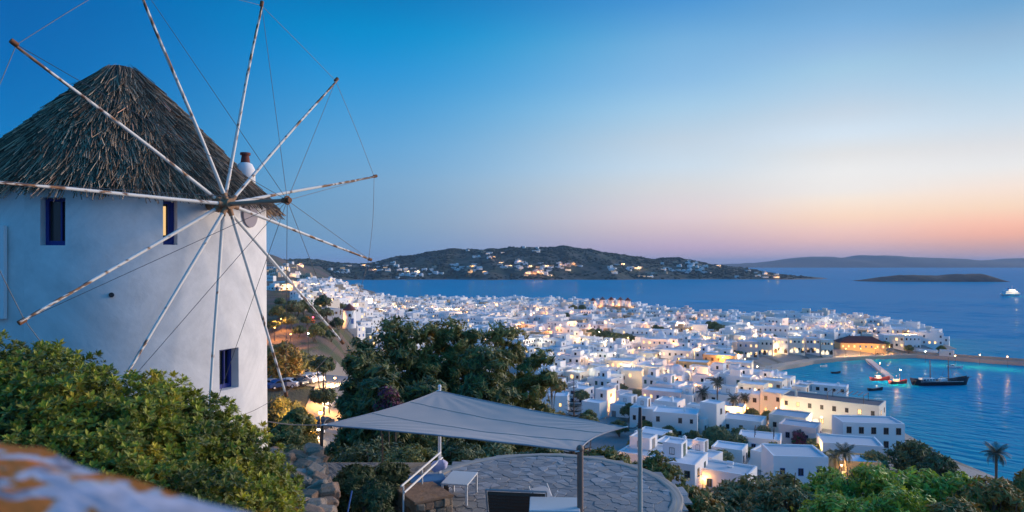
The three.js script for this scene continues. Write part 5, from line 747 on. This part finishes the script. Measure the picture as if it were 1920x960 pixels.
  mesh('roofs', mergeGeometries(P.roof), std(1, 1, 1, 0.9, { vertexColors: true }), t).userData = { kind: 'stuff' };
  mesh('windows', mergeGeometries(P.glass), std(0.05, 0.06, 0.09, 0.4), t).userData = { kind: 'stuff' };
  mesh('lit_windows', mergeGeometries(P.lit), M.lit, t).userData = { kind: 'stuff' };
}

{ // trees among the houses of the town: three kinds, copied
  const protos = [], spots = GREENS;
  const R = rng(909);
  spots.forEach(([px, py, r], i) => {
    const p = ground(px, py), k = i % 3, q = MARK_NEAR(p.x, -p.z), label = `${['dark round', 'olive green', 'grey green'][k]} tree ${q.rel} the ${q.mark}, ${ordinal(`tree${k}${q.rel}${q.mark}`)} of its kind there`;
    if (i < 3) { const t = thing('town_tree', label, 'tree', p, 0, 'trees among the houses'), L = []; for (let j = 0; j < 12; j++) { const a = j * 2.4, w = 0.75 * Math.sqrt(j / 12); L.push([Math.cos(a) * w, 1.25 - w * 0.5 + rr(-0.1, 0.15, R), Math.sin(a) * w, rr(0.32, 0.46, R), rr(0.3, 0.42, R)]); } treeParts(t, 1, L, 1500, 0.11, GREEN[['dark', 'olive', 'grey'][k]], 700 + k, { gap: -0.3, freq: 2.6, shell: 0.4, r: 0.06, limbs: 4 }); t.scale.set(r, r * rr(0.85, 1.2, R), r); protos.push(t); }
    else copy(protos[k], label, 'trees among the houses', p, R() * 6, [r, r * rr(0.85, 1.3, R), r]);
  });
}
// ---------------------------------------------------------------- street lamps: post, lit globe and its light
const WARM = [1, 0.56, 0.2], AMBER = [1, 0.43, 0.1], PALE = [1, 0.8, 0.5], COOL = [0.8, 1, 0.86], REDC = [1, 0.06, 0.1];
const HEADS = new Map();
function lamp(label, pos, h, c, I, o = {}) {
  const t = thing(o.name ?? 'street_lamp', label, o.cat ?? 'street lamp', pos, 0, o.group), key = c.join() + (o.k ?? 14);
  if (!HEADS.has(key)) HEADS.set(key, glow(...c, o.k ?? 14));
  const r = o.r ?? 0.2;
  if (!o.bare) { mesh('post', merge([cyl(new V3(0, -0.6, 0), new V3(0, h - r, 0), 0.07, 0.045, 8), cyl(new V3(0, 0, 0), new V3(0, 0.5, 0), 0.12, 0.09, 8)]), M.iron, t); mesh('lamp_cap', place(new THREE.CylinderGeometry(0.05, r * 0.8, 0.12, 10), 0, h + r * 0.95, 0), M.iron, t); }
  const g = mesh('lamp_globe', place(new THREE.SphereGeometry(r, 12, 8), 0, h, 0), HEADS.get(key), t); g.castShadow = false;
  const l = new THREE.PointLight(new C3(...c), I); l.position.set(0, h, 0); l.castShadow = true; l.shadow.radius = r / 0.02; l.name = 'lamp_light'; t.add(l);
  return t;
}
// lamps one can point to (label, px, foot, height, colour, strength)
[['amber lamp on the lane right beside the dry stone wall', 601, 852, 3.4, AMBER, 600], ['amber lamp further up the lane below the grove', 617, 775, 4, AMBER, 500], ['amber lamp at the bend of the lane under the dark trees', 628, 752, 4, WARM, 300], ['white lamp shining at the edge of the car park', 578, 672, 6, COOL, 150],
  ['amber lamp among bushes left of the car park', 515, 640, 4, AMBER, 260], ['amber lamp on the brown hillside by the mill wall', 527, 622, 4, AMBER, 260], ['amber lamp above the car park bushes', 545, 655, 4, AMBER, 160], 
  ['amber lamp beside the glowing open bar', 1095, 890, 2.6, AMBER, 60], ['amber lamp in the garden left of the nearest cube house', 1262, 892, 2.6, AMBER, 70], ['amber lamp at the foot of the nearest cube house', 1318, 925, 2.4, AMBER, 24], ['amber lamp on the path wall below the nearest cube house', 1232, 905, 2.4, AMBER, 45],
  ['amber lamp behind the slender palm', 1578, 905, 3, WARM, 110], ['amber lamp under the olive tree among blue roofs', 1520, 862, 3, WARM, 90], ['warm lamp on the hotel terrace', 1540, 815, 4.5, PALE, 120], ['warm lamp on the lane along the hotel wall', 1500, 806, 4.5, PALE, 110], ['warm lamp in front of the hotel doors', 1580, 826, 4, PALE, 90], ['warm lamp at the left end of the hotel', 1455, 795, 4.5, WARM, 100],
  ['amber lamp under the low palm', 1376, 790, 3, AMBER, 200], ['amber lamp in the palm garden by the waterfront', 1402, 785, 3, AMBER, 190], ['big amber lamp shining in the garden right of the narrow house', 1160, 772, 4, AMBER, 190], ['warm lamp at the doorway of the pinkish house', 1232, 790, 3.4, WARM, 130], ['lamp on the corner by the pinkish house', 1190, 782, 3, WARM, 110]].forEach(([label, px, py, h, c, I]) => lamp(label, ground(px, py), h, c, I, { r: 0.18 }));
// on the quay, the pier and the jetty
[['lamp at the root of the pier mirrored in the harbour', 1735, 678, 5.5, COOL, 70], ['first bright lamp on the pier', 1837, 683, 5, WARM, 190], ['second bright lamp on the pier', 1889, 687, 5, WARM, 190], ['yellow lamp on the pier bend', 1791, 681, 4, WARM, 150], ['lamp half way along the jetty', 1650, 694, 3.5, WARM, 60], ['bright white lamp between the red boat and the dark ship', 1688, 712, 4.5, COOL, 45]].forEach(([label, px, py, h, c, I]) => { const d = (EYE - 1.7) * F / (py - 494), p = at(px, py, d); lamp(label, p, h, c, I, { r: 0.22, k: 30 }); });
[1400, 1428, 1455, 1482, 1510, 1537, 1562, 1590, 1618, 1646, 1672].forEach((px, i) => { const d = [360, 366, 372, 377, 381, 384, 386, 388, 389, 390, 396][i]; lamp(`quay lamp number ${['one', 'two', 'three', 'four', 'five', 'six', 'seven', 'eight', 'nine', 'ten', 'eleven'][i]} counted along the waterfront from the beach`, new V3(fx(px, d), 2.0, -d - (px > 1560 ? 2.5 : 7)), 4.2, i % 3 ? WARM : AMBER, px > 1560 ? 190 : 600, { group: 'lamps along the quay' }); });
// lamps in the lanes of the town, and at the far edge
{
  const R = rng(404), spots = [[1350, 712], [1300, 722], [1275, 700], [1240, 690], [1330, 735], [1262, 668], [1215, 664], [1180, 655], [1150, 690], [1118, 690], [1100, 668], [1060, 650], [1030, 640], [1010, 655], [985, 628], [950, 612], [930, 606], [1075, 628], [1105, 630], [1180, 622], [1215, 628], [1250, 612], [1160, 640], [1320, 655], [1370, 640], [1420, 632], [1465, 628], [1500, 640], [1545, 632], [1590, 625], [1640, 640], [1700, 645], [1380, 690], [1415, 715], [1430, 740], [1190, 720], [1230, 735], [1080, 720], [1050, 690], [1130, 735], [840, 594], [860, 592], [810, 590], [780, 586], [700, 582], [675, 590], [690, 600], [720, 596], [740, 590], [880, 600], [910, 590], [760, 578], [1090, 600], [1000, 605], [1040, 612], [620, 585], [640, 575], [600, 570], [575, 562], [545, 556], [530, 552], [560, 570], [585, 580], [1330, 610], [1450, 655], [1285, 640], [1350, 668], [1310, 680], [1135, 660], [1165, 668], [1090, 655], [1055, 632], [1120, 645], [1200, 676], [1225, 712], [1165, 712], [1105, 700], [1255, 640], [1300, 640], [1340, 648], [1395, 655], [1430, 650], [1505, 624], [1560, 618], [1610, 612], [1270, 630], [1140, 620], [960, 588], [1000, 590], [1020, 600], [930, 580], [890, 584], [1300, 760], [1270, 742], [1370, 760], [1420, 770], [1350, 700], [1400, 700]];
  spots.forEach(([px, py]) => { const p = ground(px + rr(-5, 5, R), py + rr(-2, 2, R)), d = -p.z; const q = MARK_NEAR(p.x, d); lamp(`warm street lamp ${q.rel} the ${q.mark}, ${ordinal('lamp' + q.rel + q.mark)} of the lamps there`, p, d > 420 ? 8 : 6.6, R() < 0.4 ? AMBER : R() < 0.6 ? WARM : PALE, clamp(d * 0.52, 80, 290) * rr(0.5, 1.5, R), { group: d > 420 ? 'lamps among the far houses' : 'lamps in the lanes of the town', r: 0.22, k: 22 }); });
}
{ const p = ground(587, 612); lamp('red neon lamp glowing on the slope left of the small mill', p, 3, REDC, 60, { r: 0.24, k: 12 }); }

// ---------------------------------------------------------------- small windmills in the distance
function smallMill(label, p, s, roofC, group, ry) {
  const t = thing('small_windmill', label, 'windmill', p, ry, group); t.scale.setScalar(s);
  mesh('tower', new THREE.LatheGeometry([[2.75, -2], [2.7, 0], [2.45, 5.6], [0, 5.6]].map(([a, b]) => new V2(a, b)), 24), M.white, t);
  mesh('roof', jitter(new THREE.LatheGeometry([[0, 5.5], [2.75, 5.45], [2.6, 5.8], [0.2, 8.2], [0, 8.25]].map(([a, b]) => new V2(a, b)), 24), 0.15, 1.2), roofC, t);
  const w = mesh('window', place(WGS.clone(), 0, 3.4, 2.5), M.shutterBrown, t); mesh('pane', bx(0.5, 0.8, 0.06, 0, 3.4, 2.57), M.glass, w); mesh('door', place(DG.clone(), 1.1, 1.05, 2.45, 0.4), M.shutterBlue, t);
  const ax = [cyl(new V3(-2.0, 5.0, 0.6), new V3(-4.2, 5.2, 1.4), 0.14, 0.1, 8)]; for (let i = 0; i < 10; i++) { const a = i * 0.628; ax.push(cyl(new V3(-3.6, 5.15, 1.2), new V3(-3.6 + 1.05 * Math.cos(a), 5.15 + 3 * Math.sin(a), 1.2 + 2.8 * Math.cos(a)), 0.06, 0.04, 4)); } mesh('sail_poles', merge(ax), M.wood, t).userData = { kind: 'stuff' };
  return t;
}
{ const p = at(655, 606, 290); lamp('lamp beside the orange lit side of the small mill', new V3(p.x - 5.5, p.y, p.z + 2.5), 3, AMBER, 260, { r: 0.2 }); smallMill('small white windmill with reddish cone roof, orange lit on its left, beside the grove', p, 1.02, M.roofRed, null, 0.3); }
{
  const L = ['leftmost', 'second from left', 'middle', 'second from right', 'rightmost']; [1112, 1130, 1146, 1163, 1177].forEach((px, i) => { const d = 700 + (i % 2) * 6, x = fx(px, d), p = new V3(x, E(x, d) - 0.2, -d); smallMill(`${L[i]} of the five white windmills on the far ridge by the sea`, p, 1.12, i % 2 ? M.roofDark : M.roofRed, 'windmills on the far ridge', 0.4 * i); lamp(`floodlight at the foot of the ${L[i]} far ridge windmill`, new V3(x + (i % 2 ? -5 : 5), E(x, d - 6), -d + 7), 1.2, AMBER, 190, { name: 'floodlight', cat: 'floodlight', group: 'floodlights of the far windmills', r: 0.16, bare: false }); });
}
// ---------------------------------------------------------------- villas on the headland and on the left slopes, some with lamps
{
  const R = rng(616), kinds = [], rows = new Map(), ORDV = ['leftmost', ...ORDW.slice(1), 'thirteenth', 'fourteenth', 'fifteenth', 'sixteenth', 'seventeenth', 'eighteenth', 'nineteenth', 'twentieth', 'twenty-first', 'twenty-second', 'twenty-third', 'twenty-fourth', 'twenty-fifth', 'twenty-sixth', 'twenty-seventh', 'twenty-eighth', 'twenty-ninth', 'thirtieth'];
  for (let k = 0; k < 5; k++) { const w = rr(10, 22, R), l = rr(8, 12, R), h = pick([3.4, 6.2], R), P = [wallShell(w, h, l, 0.5, 0.4, 8)]; if (k % 2) P.push(place(wallShell(w * 0.4, 3, l * 0.7, 0.4, 0.3, 0), w * 0.2, h, -1)); kinds.push({ w, l, h, body: merge(P), roof: bx(w - 0.9, 0.12, l - 0.9, 0, h + 0.08, 0), win: merge([-0.36, -0.12, 0.12, 0.36].map((f) => bx(w * 0.1, 1.6, 0.2, f * w, h * 0.55, l / 2))) }); }
  const villa = (label, group, x, y, d, lit) => { const k = pick(kinds, R), t = thing('villa', label, 'villa', new V3(x, y - 0.3, -d), rr(-0.7, 0.7, R), group); if (!rows.has(label)) rows.set(label, []); rows.get(label).push(t); mesh('wall', k.body, R() < 0.75 ? M.white : M.sandWall, t); mesh('roof', k.roof, M.roofWhite, t); mesh('windows', k.win, lit ? M.lit : M.glass, t).userData = { kind: 'stuff' }; if (lit && R() < 0.5) { const l = new THREE.PointLight(new C3(...(R() < 0.5 ? AMBER : WARM)), 700); l.position.set(k.w * 0.2, 5, k.l / 2 + 7); l.castShadow = true; l.shadow.radius = 20; l.name = 'terrace_light'; t.add(l); mesh('lamp_globe', place(new THREE.SphereGeometry(0.24, 10, 8), k.w * 0.2, 5, k.l / 2 + 7), HEADS.get(AMBER.join() + 14), t); mesh('lamp_post', cyl(new V3(k.w * 0.2, -3, k.l / 2 + 7), new V3(k.w * 0.2, 4.8, k.l / 2 + 7), 0.08, 0.06, 6), M.iron, t); } };
  const hubs = [[790, 512, 20], [880, 505, 22], [960, 498, 20], [1010, 510, 20], [1045, 500, 18], [1160, 505, 16], [1275, 500, 24], [1310, 506, 18], [1420, 515, 12], [1000, 466, 12], [900, 476, 14], [720, 500, 16], [660, 505, 10], [1220, 512, 10]], nm = ['below the left shoulder', 'on the left slope', 'in the middle', 'by the shore in the middle', 'right of the middle', 'on the right slope', 'on the right knoll', 'below the right knoll', 'at the low right tip', 'along the summit', 'high on the left shoulder', 'at the left foot', 'at the far left foot', 'by the shore at right'];
  hubs.forEach(([px, py, n], h) => { for (let i = 0; i < n; i++) { const qx = px + rr(-34, 34, R) * (R() + 0.4), qy = Math.min(521, py + rr(-9, 9, R)); let d = 2150; for (; d < 2900; d += 6) { const p = at(qx, qy, d); if (p.y < headland(p.x, d)) break; } if (d > 2880) continue; const x = fx(qx, d), y = headland(x, d); if (y < 3) continue; villa(`${nm[h]} of the headland`, 'villas on the headland', x, y, d, R() < 0.3); } });
  for (let i = 0; i < 95; i++) { const qx = rr(503, 730, R), qy = rr(492, 558, R); let d = 700; for (; d < 2200; d += 5) { const p = at(qx, qy, d); if (p.y < E(p.x, d)) break; } const x = fx(qx, d), y = E(x, d); if (d > 2100 || coastDist(x, d) < 12) continue; villa(d < 900 ? 'on the slope right behind the small mill' : d < 1150 ? 'on the slope beyond the left town' : 'high on the far hillside at the left', d < 1150 ? 'villas beyond the left slope' : 'villas on the far left hillside', x, y, d, R() < 0.38); }
  for (const [key, list] of rows) { list.sort((a, b) => a.position.x / -a.position.z - b.position.x / -b.position.z); list.forEach((t, i) => { t.userData.label = `${ORDV[i] ?? 'last'} white villa${i ? ' from the left' : ''} ${key}`; }); }
}
// ---------------------------------------------------------------- boats
function hull(L, B, H, sheer, mat, t, name = 'hull') {          // stern at -L/2, bow at +L/2, waterline at y = 0
  const N = 26, S = 10, P = [], I = []; for (let i = 0; i <= N; i++) { const u = i / N, b = B / 2 * Math.pow(Math.sin(Math.PI * clamp(0.18 + 0.82 * (1 - u) , 0, 1) * 0.5 + 0), 0.75) * (u > 0.97 ? 0.6 : 1) * (u < 0.05 ? 0.85 : 1), top = H + sheer * ((u - 0.42) ** 2) * 3.2, x = -L / 2 + L * u; for (let j = 0; j <= S; j++) { const v = j / S * 2 - 1, c = Math.abs(v); P.push(x + (top * 0.25) * u ** 3 * c, -0.5 + (top + 0.5) * c ** 0.8, Math.sign(v) * b * Math.pow(c, 0.5)); } }
  for (let i = 0; i < N; i++) for (let j = 0; j < S; j++) { const a = i * (S + 1) + j, b = a + S + 1; I.push(a, b, a + 1, b, b + 1, a + 1); }
  const g = new THREE.BufferGeometry(); g.setAttribute('position', new THREE.Float32BufferAttribute(P, 3)); g.setIndex(I); g.computeVertexNormals(); const m = mesh(name, g, mat, t); m.material.side = THREE.DoubleSide; return m;
}
{
  let d = 309, p = at(1762, 720, d), t = thing('sailing_ship', 'dark two masted sailing ship moored beyond the red boat', 'ship', new V3(p.x, 0, p.z), 0.06); const L = 25;
  hull(L, 5.8, 2.1, 1.8, M.hullDark, t); mesh('deck', bx(L * 0.84, 0.15, 4, -0.6, 1.75, 0), M.wood, t); mesh('rub_rail', merge([bx(L * 0.8, 0.14, 0.1, -0.8, 2.0, 2.8), bx(L * 0.8, 0.14, 0.1, -0.8, 2.0, -2.8)]), M.white, t);
  mesh('cabin', merge([rbx(6, 1.4, 3, 0.12, -6, 2.45, 0), rbx(3, 1.1, 2.4, 0.1, 1.5, 2.3, 0)]), M.hullWhite, t); for (const x of [-8, -6.6, -5.2, -3.8]) mesh('cabin_window', bx(0.8, 0.5, 3.06, x, 2.6, 0), M.glass, t);
  const masts = [[-4.4, 11.4], [4.2, 12.4]]; for (const [x, h] of masts) { const m = mesh('mast', cyl(new V3(x, 1, 0), new V3(x - 0.2, h, 0), 0.2, 0.11, 8), M.wood, t); mesh('boom', cyl(new V3(x - 0.1, 3, 0), new V3(x - 4, 3.3, 0), 0.09, 0.07, 6), M.wood, m); mesh('furled_sail', tube([new V3(x - 0.3, 3.25, 0), new V3(x - 2, 3.3, 0), new V3(x - 3.9, 3.5, 0)], 0.22, 10, 7), M.cream, m); mesh('rigging', merge([[-2.4, 2.4], [-2.4, -2.4], [2.4, 2.4], [2.4, -2.4], [1, 2.5], [1, -2.5]].map(([dx, z]) => cyl(new V3(x - 0.2, h * 0.93, 0), new V3(x + dx, 1.5, z), 0.03, 0.03, 4))), M.wire, m); }
  mesh('bowsprit', cyl(new V3(10.8, 2.4, 0), new V3(15.2, 3.6, 0), 0.14, 0.08, 8), M.wood, t); mesh('head_stays', merge([cyl(new V3(4, 12, 0), new V3(15, 3.5, 0), 0.03, 0.03, 4), cyl(new V3(4, 7.6, 0), new V3(12.5, 2.9, 0), 0.03, 0.03, 4), cyl(new V3(-4.6, 11, 0), new V3(4, 11.4, 0), 0.03, 0.03, 4)]), M.wire, t);
  function boat(label, px, py, L, ry, mat, o = {}) { const d = EYE * F / (py - 494), p = at(px, py, d), t = thing('boat', label, 'boat', new V3(p.x, 0, p.z), ry), k = L / 10; hull(L, L * 0.3, 0.9 * k + 0.2, 0.9 * k, mat, t); mesh('deck', bx(L * 0.8, 0.1, L * 0.2, -L * 0.04, 0.6 * k + 0.12, 0), M.wood, t); if (o.cabin) { const c = mesh('cabin', rbx(L * 0.26, 1.7 * k, L * 0.17, 0.08, -L * 0.12, 1.5 * k, 0), o.cabin, t); mesh('cabin_window', merge([bx(L * 0.2, 0.5 * k, L * 0.175, -L * 0.12, 1.85 * k, 0), bx(L * 0.265, 0.5 * k, L * 0.13, -L * 0.12, 1.85 * k, 0)]), o.lit ? M.lit : M.glass, c); mesh('mast', cyl(new V3(L * 0.08, 0.6 * k, 0), new V3(L * 0.08, 4.6 * k, 0), 0.07, 0.04, 6), M.whiteMetal, t); } else mesh('thwart', merge([bx(0.25, 0.06, L * 0.22, -L * 0.15, 0.7 * k + 0.15, 0), bx(0.25, 0.06, L * 0.22, L * 0.12, 0.7 * k + 0.15, 0)]), M.wood, t); if (o.light) { const l = new THREE.PointLight(new C3(...o.light), o.I ?? 160); l.position.set(-L * 0.3, 3.2 * k + 1, L * 0.2); l.castShadow = true; l.shadow.radius = 8; l.name = 'deck_light'; t.add(l); mesh('deck_lamp', place(new THREE.SphereGeometry(0.2, 10, 8), -L * 0.3, 3.2 * k + 1, L * 0.2), HEADS.get(PALE.join() + '30'), t); mesh('lamp_stay', cyl(new V3(-L * 0.3, 0.5, L * 0.12), new V3(-L * 0.3, 3.2 * k + 0.8, L * 0.2), 0.05, 0.04, 5), M.iron, t); } return t; }
  boat('grey and red fishing boat at the end of the jetty', 1650, 713, 9.5, 0.15, M.hullRed, { cabin: M.hullWhite, light: PALE, I: 110 });
  boat('orange lit red fishing boat just left of the dark sailing ship', 1684, 719, 9, 0.25, M.hullRed, { cabin: M.hullWhite, lit: true, light: AMBER, I: 260 });
  boat('small open dark boat floating alone left of the fishing boats', 1641, 732, 6.5, 0.1, M.hullDark);
  boat('small dark rowing boat near the beach left of the jetty', 1567, 700, 5, 0.2, M.hullDark); boat('white motor boat moored behind the pier lamp', 1790, 690, 7, -0.4, M.hullWhite, { cabin: M.hullWhite });
  boat('tiny white skiff near the inner quay left of the rowing boat', 1545, 688, 5, 0.6, M.hullWhite);
  // the lit ferry out at sea
  d = 1154; p = at(1895, 555, d); t = thing('ferry', 'white passenger ferry with lit decks out at sea at the right edge', 'ferry', new V3(p.x, 0, p.z), 0.25); hull(38, 9, 3.4, 1.6, M.hullWhite, t);
  [[30, 2.6, 8, -1, 4.6], [25, 2.5, 7.4, -2, 7.3], [15, 2.5, 6.4, -1, 9.9]].forEach(([w, h, l, x, y]) => { const s = mesh('deckhouse', rbx(w, h, l, 0.25, x, y, 0), M.hullWhite, t), n = Math.floor(w / 1.9); for (let i = 0; i < n; i++) mesh('deck_window', bx(1.1, 1.1, l + 0.12, x - w / 2 + (i + 0.7) * w / (n + 0.4), y + 0.1, 0), M.litPale, s); });
  mesh('funnel', merge([place(new THREE.CylinderGeometry(1.1, 1.4, 3.2, 14), -5, 12.4, 0)]), M.shutterBlue, t); mesh('mast', merge([cyl(new V3(3, 11, 0), new V3(3, 18, 0), 0.2, 0.1, 8), bx(0.15, 0.15, 3.6, 3, 15.5, 0)]), M.whiteMetal, t);
  const fl = new THREE.PointLight(new C3(...PALE), 900); fl.position.set(2, 13.5, 9); fl.castShadow = true; fl.shadow.radius = 20; fl.name = 'deck_light'; t.add(fl); mesh('deck_lamp', place(new THREE.SphereGeometry(0.24, 10, 8), 2, 13.5, 9), HEADS.get(PALE.join() + '30'), t); mesh('lamp_arm', cyl(new V3(2, 10.5, 3), new V3(2, 13.4, 8.9), 0.1, 0.08, 6), M.whiteMetal, t);
}
// ---------------------------------------------------------------- lane, car park, cars
function strip(pts, w, lift, mat, name, label) { const c = new THREE.CatmullRomCurve3(pts), n = 90, P = [], U = [], I = []; for (let i = 0; i <= n; i++) { const p = c.getPoint(i / n), t = c.getTangent(i / n), s = new V3(-t.z, 0, t.x).normalize(); for (let j = 0; j <= 4; j++) { const q = p.clone().addScaledVector(s, (j / 4 - 0.5) * w); P.push(q.x, Math.max(E(q.x, -q.z), E(p.x, -p.z) - 0.2) + lift, q.z); U.push(j, i * 0.5); } if (i < n) for (let j = 0; j < 4; j++) { const a = i * 5 + j; I.push(a, a + 5, a + 1, a + 5, a + 6, a + 1); } } const g = new THREE.BufferGeometry(); g.setAttribute('position', new THREE.Float32BufferAttribute(P, 3)); g.setAttribute('uv', new THREE.Float32BufferAttribute(U, 2)); g.setIndex(I); g.computeVertexNormals(); const m = mat; m.side = THREE.DoubleSide; return struct(name, g, m, label); }
strip([[603, 846], [605, 838], [612, 806], [619, 778], [628, 752], [640, 728], [652, 706], [640, 688]].map(([x, y]) => ground(x, y)), 6.5, 0.12, std(0.24, 0.2, 0.17, 0.85, { bumpMap: soft, bumpScale: 0.02 }), 'lane', 'lamp-lit lane climbing from the stone wall to the town');
strip([[497, 722], [525, 716], [552, 711], [596, 704]].map(([x, y]) => ground(x, y)), 26, 0.3, std(0.22, 0.22, 0.23, 0.85, { bumpMap: soft, bumpScale: 0.02 }), 'car_park', 'sloping paved car park right of the mill wall');
strip([[1196, 885], [1225, 898], [1256, 906], [1285, 915], [1330, 938]].map(([x, y]) => ground(x, y)), 1.6, 0.5, std(0.5, 0.42, 0.34, 0.9), 'path', 'pale path below the terrace lit by amber lamps');
{
  const body = new THREE.Shape([[-2.1, 0.35], [-2.1, 0.85], [-1.9, 0.95], [-1.3, 1.0], [-0.75, 1.42], [0.7, 1.45], [1.35, 1.0], [2.0, 0.9], [2.1, 0.6], [2.1, 0.35]].map(([a, b]) => new V2(a, b))), g = new THREE.ExtrudeGeometry(body, { depth: 1.5, bevelEnabled: true, bevelThickness: 0.1, bevelSize: 0.06, bevelSegments: 2 }); g.translate(0, 0, -0.75);
  const side = new THREE.Shape([[-1.2, 1.02], [-0.72, 1.36], [0.66, 1.38], [1.15, 1.02]].map(([a, b]) => new V2(a, b))), sg = new THREE.ExtrudeGeometry(side, { depth: 1.74, bevelEnabled: false }); sg.translate(0, 0, -0.87); const fr = merge([bx(0.04, 0.52, 1.3, -1.07, 1.22, 0, 0, 0, -0.95), bx(0.04, 0.6, 1.3, 1.09, 1.24, 0, 0, 0, 0.96)]);
  const tyre = new THREE.CylinderGeometry(0.31, 0.31, 0.2, 16).rotateX(Math.PI / 2), rim = new THREE.CylinderGeometry(0.18, 0.18, 0.22, 10).rotateX(Math.PI / 2), rub = std(0.02, 0.02, 0.02, 0.9), lampG = bx(0.08, 0.14, 0.3);
  const car = (label, px, py, ry, col, o = {}) => { const p = o.pos ?? ground(px, py); if (!o.pos) p.y = E(p.x, -p.z) + 0.32; const t = thing('car', label, 'car', p, ry, 'cars in the car park'); if (o.lone) delete t.userData.group; mesh('body', g, std(...col, 0.3, { metalness: 0.2 }), t); mesh('side_window', sg, M.glass, t); mesh('windscreen', fr, M.glass, t); for (const [x, z] of [[-1.3, 0.8], [1.3, 0.8], [-1.3, -0.8], [1.3, -0.8]]) { const w = mesh('wheel', tyre, rub, t); w.position.set(x, 0.31, z); mesh('rim', rim, M.whiteMetal, w); } for (const z of [-0.55, 0.55]) { const h = mesh('headlight', lampG, o.on ? glow(1, 0.85, 0.6, 30) : M.hullWhite, t); h.position.set(2.12, 0.68, z); const b = mesh('tail_light', lampG, M.hullRed, t); b.position.set(-2.14, 0.72, z); if (o.on) { const l = new THREE.SpotLight(new C3(1, 0.7, 0.35), 260, 0, 0.7, 0.8); l.position.set(2.3, 0.68, z); l.target.position.set(9, -0.6, z); l.castShadow = true; l.name = 'beam'; t.add(l, l.target); } } return t; };
  const W = [0.7, 0.71, 0.73], S = [0.35, 0.37, 0.4], B = [0.04, 0.09, 0.25], K = [0.03, 0.03, 0.035], N = ['white', 'silver', 'blue', 'black'], CC = [W, S, B, K], sp = [[506, 731, 1], [514, 722, 0], [524, 732, 2], [531, 719, 1], [541, 729, 0], [550, 715, 0], [556, 727, 3], [566, 711, 1], [571, 722, 0], [582, 708, 2], [586, 719, 0], [514, 708, 0], [543, 705, 1], [574, 700, 0]];
  const od = ['nearest', 'second', 'third', 'fourth', 'fifth', 'sixth', 'seventh'], cnt = [0, 0, 0, 0]; sp.sort((a, b) => b[1] - a[1]).forEach(([x, y, c], i) => car(`${N[c]} parked car in the car park, ${od[cnt[c]++] ?? 'last'} ${N[c]} one from the front`, x, y, -0.5 + (i % 3) * 0.12 + (i % 4 === 0 ? 1.3 : 0), CC[c]));
  const c1 = ground(602, 812), c2 = ground(617, 762); c1.y += 0.2; c2.y += 0.2; car('car with headlights on coming down the lane beside the stone wall', 0, 0, -Math.PI / 2 - 0.1, K, { pos: c1, on: true, lone: true }); car('car with headlights on further up the lane under the trees', 0, 0, -Math.PI / 2 - 0.1, S, { pos: c2, on: true, lone: true });
}
renderer.render(scene, camera);
